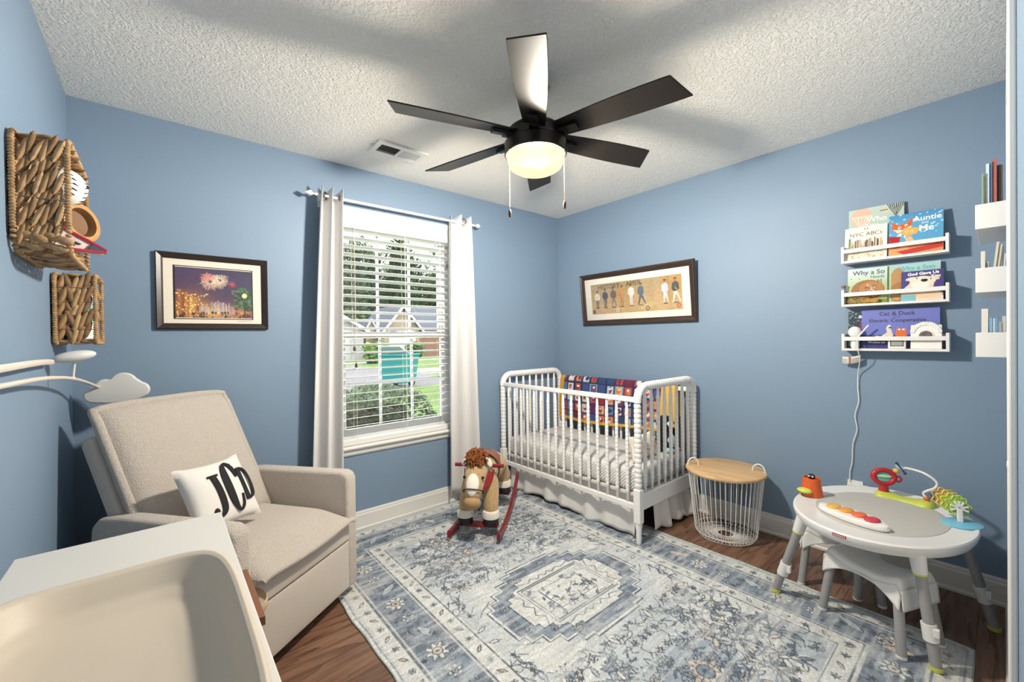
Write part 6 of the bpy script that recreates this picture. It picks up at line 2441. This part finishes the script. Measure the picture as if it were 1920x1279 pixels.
def d_cat(P, w_, h_, fr, r):
    P.put(np.clip(P.Vv / h_ * 1.5 - .3, 0, 1), '#7C84C8', .5)
    P.rect(0, 0, w_, .065, '#3D3A78')
    P.rect(0, .062, w_, .072, '#4A4684')
    P.poly([(.055, .068), (.075, .045), (.125, .045), (.128, .07), (.118, .11), (.108, .118), (.1, .11), (.104, .085), (.08, .065)], '#DDD4C4')
    P.ell(.112, .116, .0085, .0085, '#E3DCCF')
    P.ell(.116, .11, .006, .004, '#2A2628')
    P.poly([(.135, .05), (.14, .095), (.145, .112), (.152, .1), (.17, .1), (.178, .112), (.182, .05)], '#D97036')
    P.ell(.152, .1, .005, .004, '#F2E6D8')
    P.ell(.168, .1, .005, .004, '#F2E6D8')
    text('title_lettering', 'Cat & Duck', .029, fr, w_ * .47, h_ - .026, M_TD, r, d=.001, bold=.0003)
    text('title_lettering', 'and the', .009, fr, w_ * .47, h_ - .043, M_TD, r, d=.001)
    text('title_lettering', 'Electric Cooperative', .0265, fr, w_ * .47, h_ - .062, M_TD, r, d=.001, bold=.0003)
    text('title_lettering', 'Written an', .0155, fr, .062, .032, M_TW1, r, d=.001, bold=.0003)


book('sage picture book with hot air balloon, behind a white book', -2.253, -2.480, 1.681, 1.967, -.036, .011, '#AFC0BA', d_who, .018)
book('white picture book with a small city skyline', -2.240, -2.417, 1.681, 1.867, -.066, .013, '#EAE4DA', d_nyc)
book('blue picture book with two foxes, titled Auntie and Me', -2.424, -2.624, 1.681, 1.896, -.066, .011, '#5AA3CF', d_fox)
book('pale green picture book in front of straw ornament, titled Why', -2.25, -2.415, 1.442, 1.638, -.052, .011, '#BCD3C4', d_son1, .02)
book('aqua picture book half hidden behind the bear book', -2.416, -2.612, 1.442, 1.64, -.04, .010, '#A9CFD2', d_son2, .018)
book('purple picture book with a pale bear, titled God Gave Us You', -2.471, -2.624, 1.442, 1.598, -.07, .014, '#4C4684', d_bear)
book('dark green picture book with white letters Sant', -2.248, -2.335, 1.199, 1.402, -.026, .008, '#37434A', d_santa, .008)
book('wide purple picture book with a duck and cat', -2.308, -2.609, 1.199, 1.409, -.042, .010, '#6E74BE', d_cat, .016)

# straw ornaments in the middle rack
so_ = thing('straw_ornament', (-.066, -2.30, 1.442), 'bundle of straw and gilded twigs on the middle rack', 'ornament')
g = random.Random(17)
M_STRAW = mat('straw', '#B99A62', .8, var=(60, .3))
mb, mb2 = MB(), MB()
for i in range(60):
    c = V(-.068 + g.uniform(-.006, .006), -2.30 + g.uniform(-.05, .06), 1.452 + abs(g.gauss(0, .012)))
    d = V(g.uniform(-.2, .2) * .1, g.uniform(-1, 1), g.uniform(-.2, .6)).normalized() * g.uniform(.01, .03)
    c.y = max(-2.36, min(-2.275, c.y))
    mb.tube([c - d, c + d], .0012, 4)
for i in range(26):
    c = V(-.07, -2.345 + g.uniform(-.03, .03), 1.45 + abs(g.gauss(0, .008)))
    d = V(0, g.uniform(-1, 1), g.uniform(-.3, .5)).normalized() * .014
    mb2.tube([c - d, c, c + d], [.001, .004, .001], 5)
mb.build('straw_bundle', M_STRAW, so_, fix=False)['kind'] = 'stuff'
mb2.build('gilded_twigs', mat('gilded', '#C9A04E', .4, metal=.4), so_, fix=False)['kind'] = 'stuff'
tw_ = thing('dried_twig', (-.062, -2.236, 1.525), 'sprig of dried twigs poking over the corner of middle rack', 'twig')
mb = MB()
for i in range(26):
    c = V(-.06, -2.242, 1.53)
    d = V(g.uniform(-.3, .3), g.uniform(-.3, 1), g.uniform(.1, 1.2)).normalized() * g.uniform(.012, .03)
    mb.tube([c - d * .3, c + d], [.0016, .0008], 4)
mb.build('sprig', mat('dry_brown', '#7A6248', .9), tw_, fix=False)['kind'] = 'stuff'

# white night lamp on the lowest rack with its cable down to the wall plug
nl = thing('night_lamp', (-.068, -2.283, 1.199), 'plain rounded white night lamp with a slanted stick, on lowest rack', 'lamp')
nc = V(-.062, -2.283, 1.199)
MB().lathe([(0, 0), (.016, 0), (.019, .012), (.019, .05), (.016, .058), (.01, .06)], 20, nc).build('lamp_base', M_PLASTIC, nl, smooth=True)
MB().ball(nc + V(0, 0, .088), (.021, .03, .032), 24, 14).build('lamp_dome', M_PLASTIC, nl, smooth=True)
MB().tube([nc + V(-.018, -.016, .062), nc + V(-.022, -.062, .125)], .0045, 10).build('lamp_stick', M_PLASTIC, nl, smooth=True)
M_CABLE = mat('white_cable', '#EDECE9', .45)
MB().tube(spline([nc + V(-.018, -.008, .06), V(-.098, -2.30, 1.235), V(-.1, -2.302, 1.19), V(-.07, -2.305, 1.14), V(-.02, -2.288, 1.06), V(-.012, -2.285, .98), V(-.012, -2.288, .9), V(-.012, -2.272, .82), V(-.012, -2.28, .74), V(-.012, -2.262, .66), V(-.012, -2.258, .56), V(-.012, -2.248, .5), V(-.016, -2.247, .44)], 6), .0024, 6).build('lamp_cable', M_CABLE, nl, smooth=True)
ot = thing('wall_adapter', (-.016, -2.278, .40), 'white plug adapter on the wall behind the activity table', 'adapter')
MB().box(-.007, -.0005, -2.305, -2.235, .335, .45).build('outlet_plate', M_PLASTIC, ot, bevel=.002)
MB().box(-.032, -.007, -2.33, -2.238, .392, .434).build('adapter_body', M_PLASTIC, ot, bevel=.003)
tg = thing('paper_tag', (-.035, -2.262, 1.125), 'small curled white paper tag with a brown stripe under lowest rack', 'tag')
mb = MB().grid(16, 4, lambda u, v: V(-.035 - .012 * math.sin(u * PI), -2.222 - .082 * u, 1.112 + .038 * v + .012 * u - .006 * math.sin(u * PI)))
mb.build('tag_paper', mat('tag_white', '#E6E2DC', .8), tg, smooth=True, solid=.0008)
MB().grid(4, 2, lambda u, v: V(-.0475, -2.252 - .010 * u, 1.1125 + .038 * v)).build('brown_stripe', mat('tag_brown', '#9A6A58', .8), tg, solid=.0008)
mb = MB()
for i in range(20):
    u = .04 + .92 * i / 19
    if .33 < u < .52:
        continue
    y_, x_, zb_ = -2.222 - .082 * u, -.0362 - .012 * math.sin(u * PI), 1.112 + .012 * u - .006 * math.sin(u * PI)
    mb.box(x_ - .0002, x_, y_ - .0009, y_ + .0009, zb_ + .006, zb_ + .03)
mb.build('tag_lines', mat('tag_grey', '#A59A92', .8), tg, fix=False)
tg.location = (-.035, -2.262, 1.105)
for ch in tg.children:
    ch.location.z += .02
# small clock and photo frame
ck = thing('desk_clock', (-.074, -2.455, 1.199), 'small white digital clock with grey screen on the lowest rack', 'clock')
fr = Frame((-.076, -2.420, 1.1985), (0, -1, 0), (.10, 0, 1), (-1, 0, .10))
slab(fr, 0, .07, 0, .062, -.012, 0).build('clock_case', M_PLASTIC, ck, bevel=.005)
slab(fr, .009, .061, .012, .046, -.001, .0008).build('clock_bezel', mat('clock_dark_bezel', '#4A4A48', .4), ck)
slab(fr, .013, .057, .016, .041, .0006, .0014).build('clock_screen', mat('lcd_grey', '#9CA396', .3), ck)
pf = thing('photo_frame', (-.066, -2.562, 1.199), 'white flower relief photo frame with round opening on lowest rack', 'photo frame')
fr = Frame((-.074, -2.506, 1.1985), (0, -1, 0), (.14, 0, 1), (-1, 0, .14))
slab(fr, 0, .112, 0, .122, -.010, 0).build('frame_plate', mat('white_resin', '#ECEAE6', .6), pf, bevel=.003)
MB().lathe([(0, .0006), (.026, .0006), (.026, .001)], 30, fr.at(.056, .066, .0003), fr.x, fr.y, fr.n).build('photo', mat('photo_tones', '#6A5C5E', .4, var=(70, .5)), pf)
MB().tube([fr.at(.056 + .027 * math.cos(k * PI / 16), .066 + .027 * math.sin(k * PI / 16), .001) for k in range(32)], .003, 8, closed=True).build('round_rim', mat('white_resin'), pf, smooth=True)
g = random.Random(23)
for k in range(15):
    a = math.radians(12 + 156 * k / 14)
    c = fr.at(.056 + .049 * math.cos(a), .078 + .05 * math.sin(a), .002)
    mb = MB()
    for j in range(5):
        b = 2 * PI * j / 5 + k
        mb.ball(c + fr.x * .006 * math.cos(b) + fr.y * .006 * math.sin(b), (.0026, .0048, .0048), 8, 6)
    mb.build('relief_flower', mat('white_resin'), pf, smooth=True, fix=False)

# ------------------------------------------------------------------ books in the racks beside the closet
def upright(label, ya, yb, z0, ztop, x0, x1, colour, lean=0):
    """a book seen from its end: spine or edge towards the room, thickness along y"""
    r = thing('shelf_book', ((x0 + x1) / 2, (ya + yb) / 2, z0), label, 'book', 'books in the racks beside the closet')
    m = mat('book_' + colour[1:], colour, .5)

    def sh(q):
        return V(q.x, q.y + lean * (q.z - z0), q.z)
    t_ = abs(ya - yb)
    lo, hi = min(ya, yb), max(ya, yb)
    cv = min(.0016, t_ * .2)
    MB().box(x0, x1, lo, lo + cv, z0, ztop).xf(sh).build('cover', m, r)
    MB().box(x0, x1, hi - cv, hi, z0, ztop).xf(sh).build('cover', m, r)
    MB().box(x0, x0 + .002, lo + cv, hi - cv, z0, ztop).xf(sh).build('spine', m, r)
    MB().box(x0 + .002, x1 - .004, lo + cv, hi - cv, z0 + .003, ztop - .003).xf(sh).build('pages', M_PAGE, r)
    return r


yq = -2.760
z0_ = RK[0] + .0125
for i, (t_, hh, c, lab, le) in enumerate(((.005, .20, '#8FA88C', 'thin sage green upright book on the topmost closet-side rack', .0), (.004, .19, '#C9C3A2', 'thin straw coloured upright book on the topmost closet-side rack', 0), (.008, .235, '#D5DEE6', 'white and pale blue upright book on the topmost closet-side rack', .0), (.006, .24, '#5C8FB8', 'blue upright book on the topmost closet-side rack', 0), (.011, .25, '#B5675E', 'brick red upright book on the topmost closet-side rack', 0), (.010, .225, '#2A2422', 'black upright book on the topmost closet-side rack', 0), (.003, .225, '#B58A4A', 'thin ochre upright book on the topmost closet-side rack', 0))):
    upright(lab, yq, yq - t_, z0_, z0_ + hh, -.60 + i * .004, -.42, c, 0)
    yq -= t_ + .0008
z0_ = RK[1] + .0125
upright('thick cream upright book on the middle closet-side rack', -2.757, -2.768, z0_, z0_ + .145, -.60, -.47, '#DED8CC')
upright('small grey upright booklet on the middle closet-side rack', -2.7705, -2.7735, z0_, z0_ + .10, -.595, -.5, '#8A8781')
upright('small pale upright booklet on the middle closet-side rack', -2.7742, -2.7765, z0_, z0_ + .105, -.595, -.5, '#D8D5CC')
for i, c in enumerate(('#CFCFB8', '#DCC9B8', '#C3CDB4', '#D5D3D8')):
    upright(('tilted pale olive book', 'tilted pale peach book', 'tilted pale green book', 'tilted pale lilac book')[i] + ' on the middle closet-side rack', -2.780 - i * .0083, -2.787 - i * .0083, z0_, z0_ + (.175, .165, .16, .13)[i], -.598 + i * .003, -.45, c, -.095 if i < 2 else -.06)
z0_ = RK[2] + .0125
upright('tall white upright book on the lowest closet-side rack', -2.758, -2.775, z0_, z0_ + .17, -.60, -.46, '#E2DED6')
for i, (c, c2) in enumerate((('#6FA3CB', '#D5A08C'),)):
    upright('short blue upright book on the lowest closet-side rack', -2.778, -2.785, z0_, z0_ + .135, -.6, -.5, '#7FB0D6')
    upright('short white upright book on the lowest closet-side rack', -2.7855, -2.791, z0_, z0_ + .132, -.598, -.5, '#E3E1DD')
    upright('short sky blue upright book on the lowest closet-side rack', -2.7915, -2.798, z0_, z0_ + .135, -.599, -.5, '#6AA7D8')
upright('squat pink box book on the lowest closet-side rack', -2.777, -2.7985, z0_, z0_ + .072, -.612, -.602, '#D8A390')
upright('grey upright book on the lowest closet-side rack', -2.801, -2.808, z0_, z0_ + .12, -.6, -.5, '#A9A69F')
upright('pale grey low upright book on the lowest closet-side rack', -2.809, -2.818, z0_, z0_ + .14, -.598, -.5, '#C9C7C0')
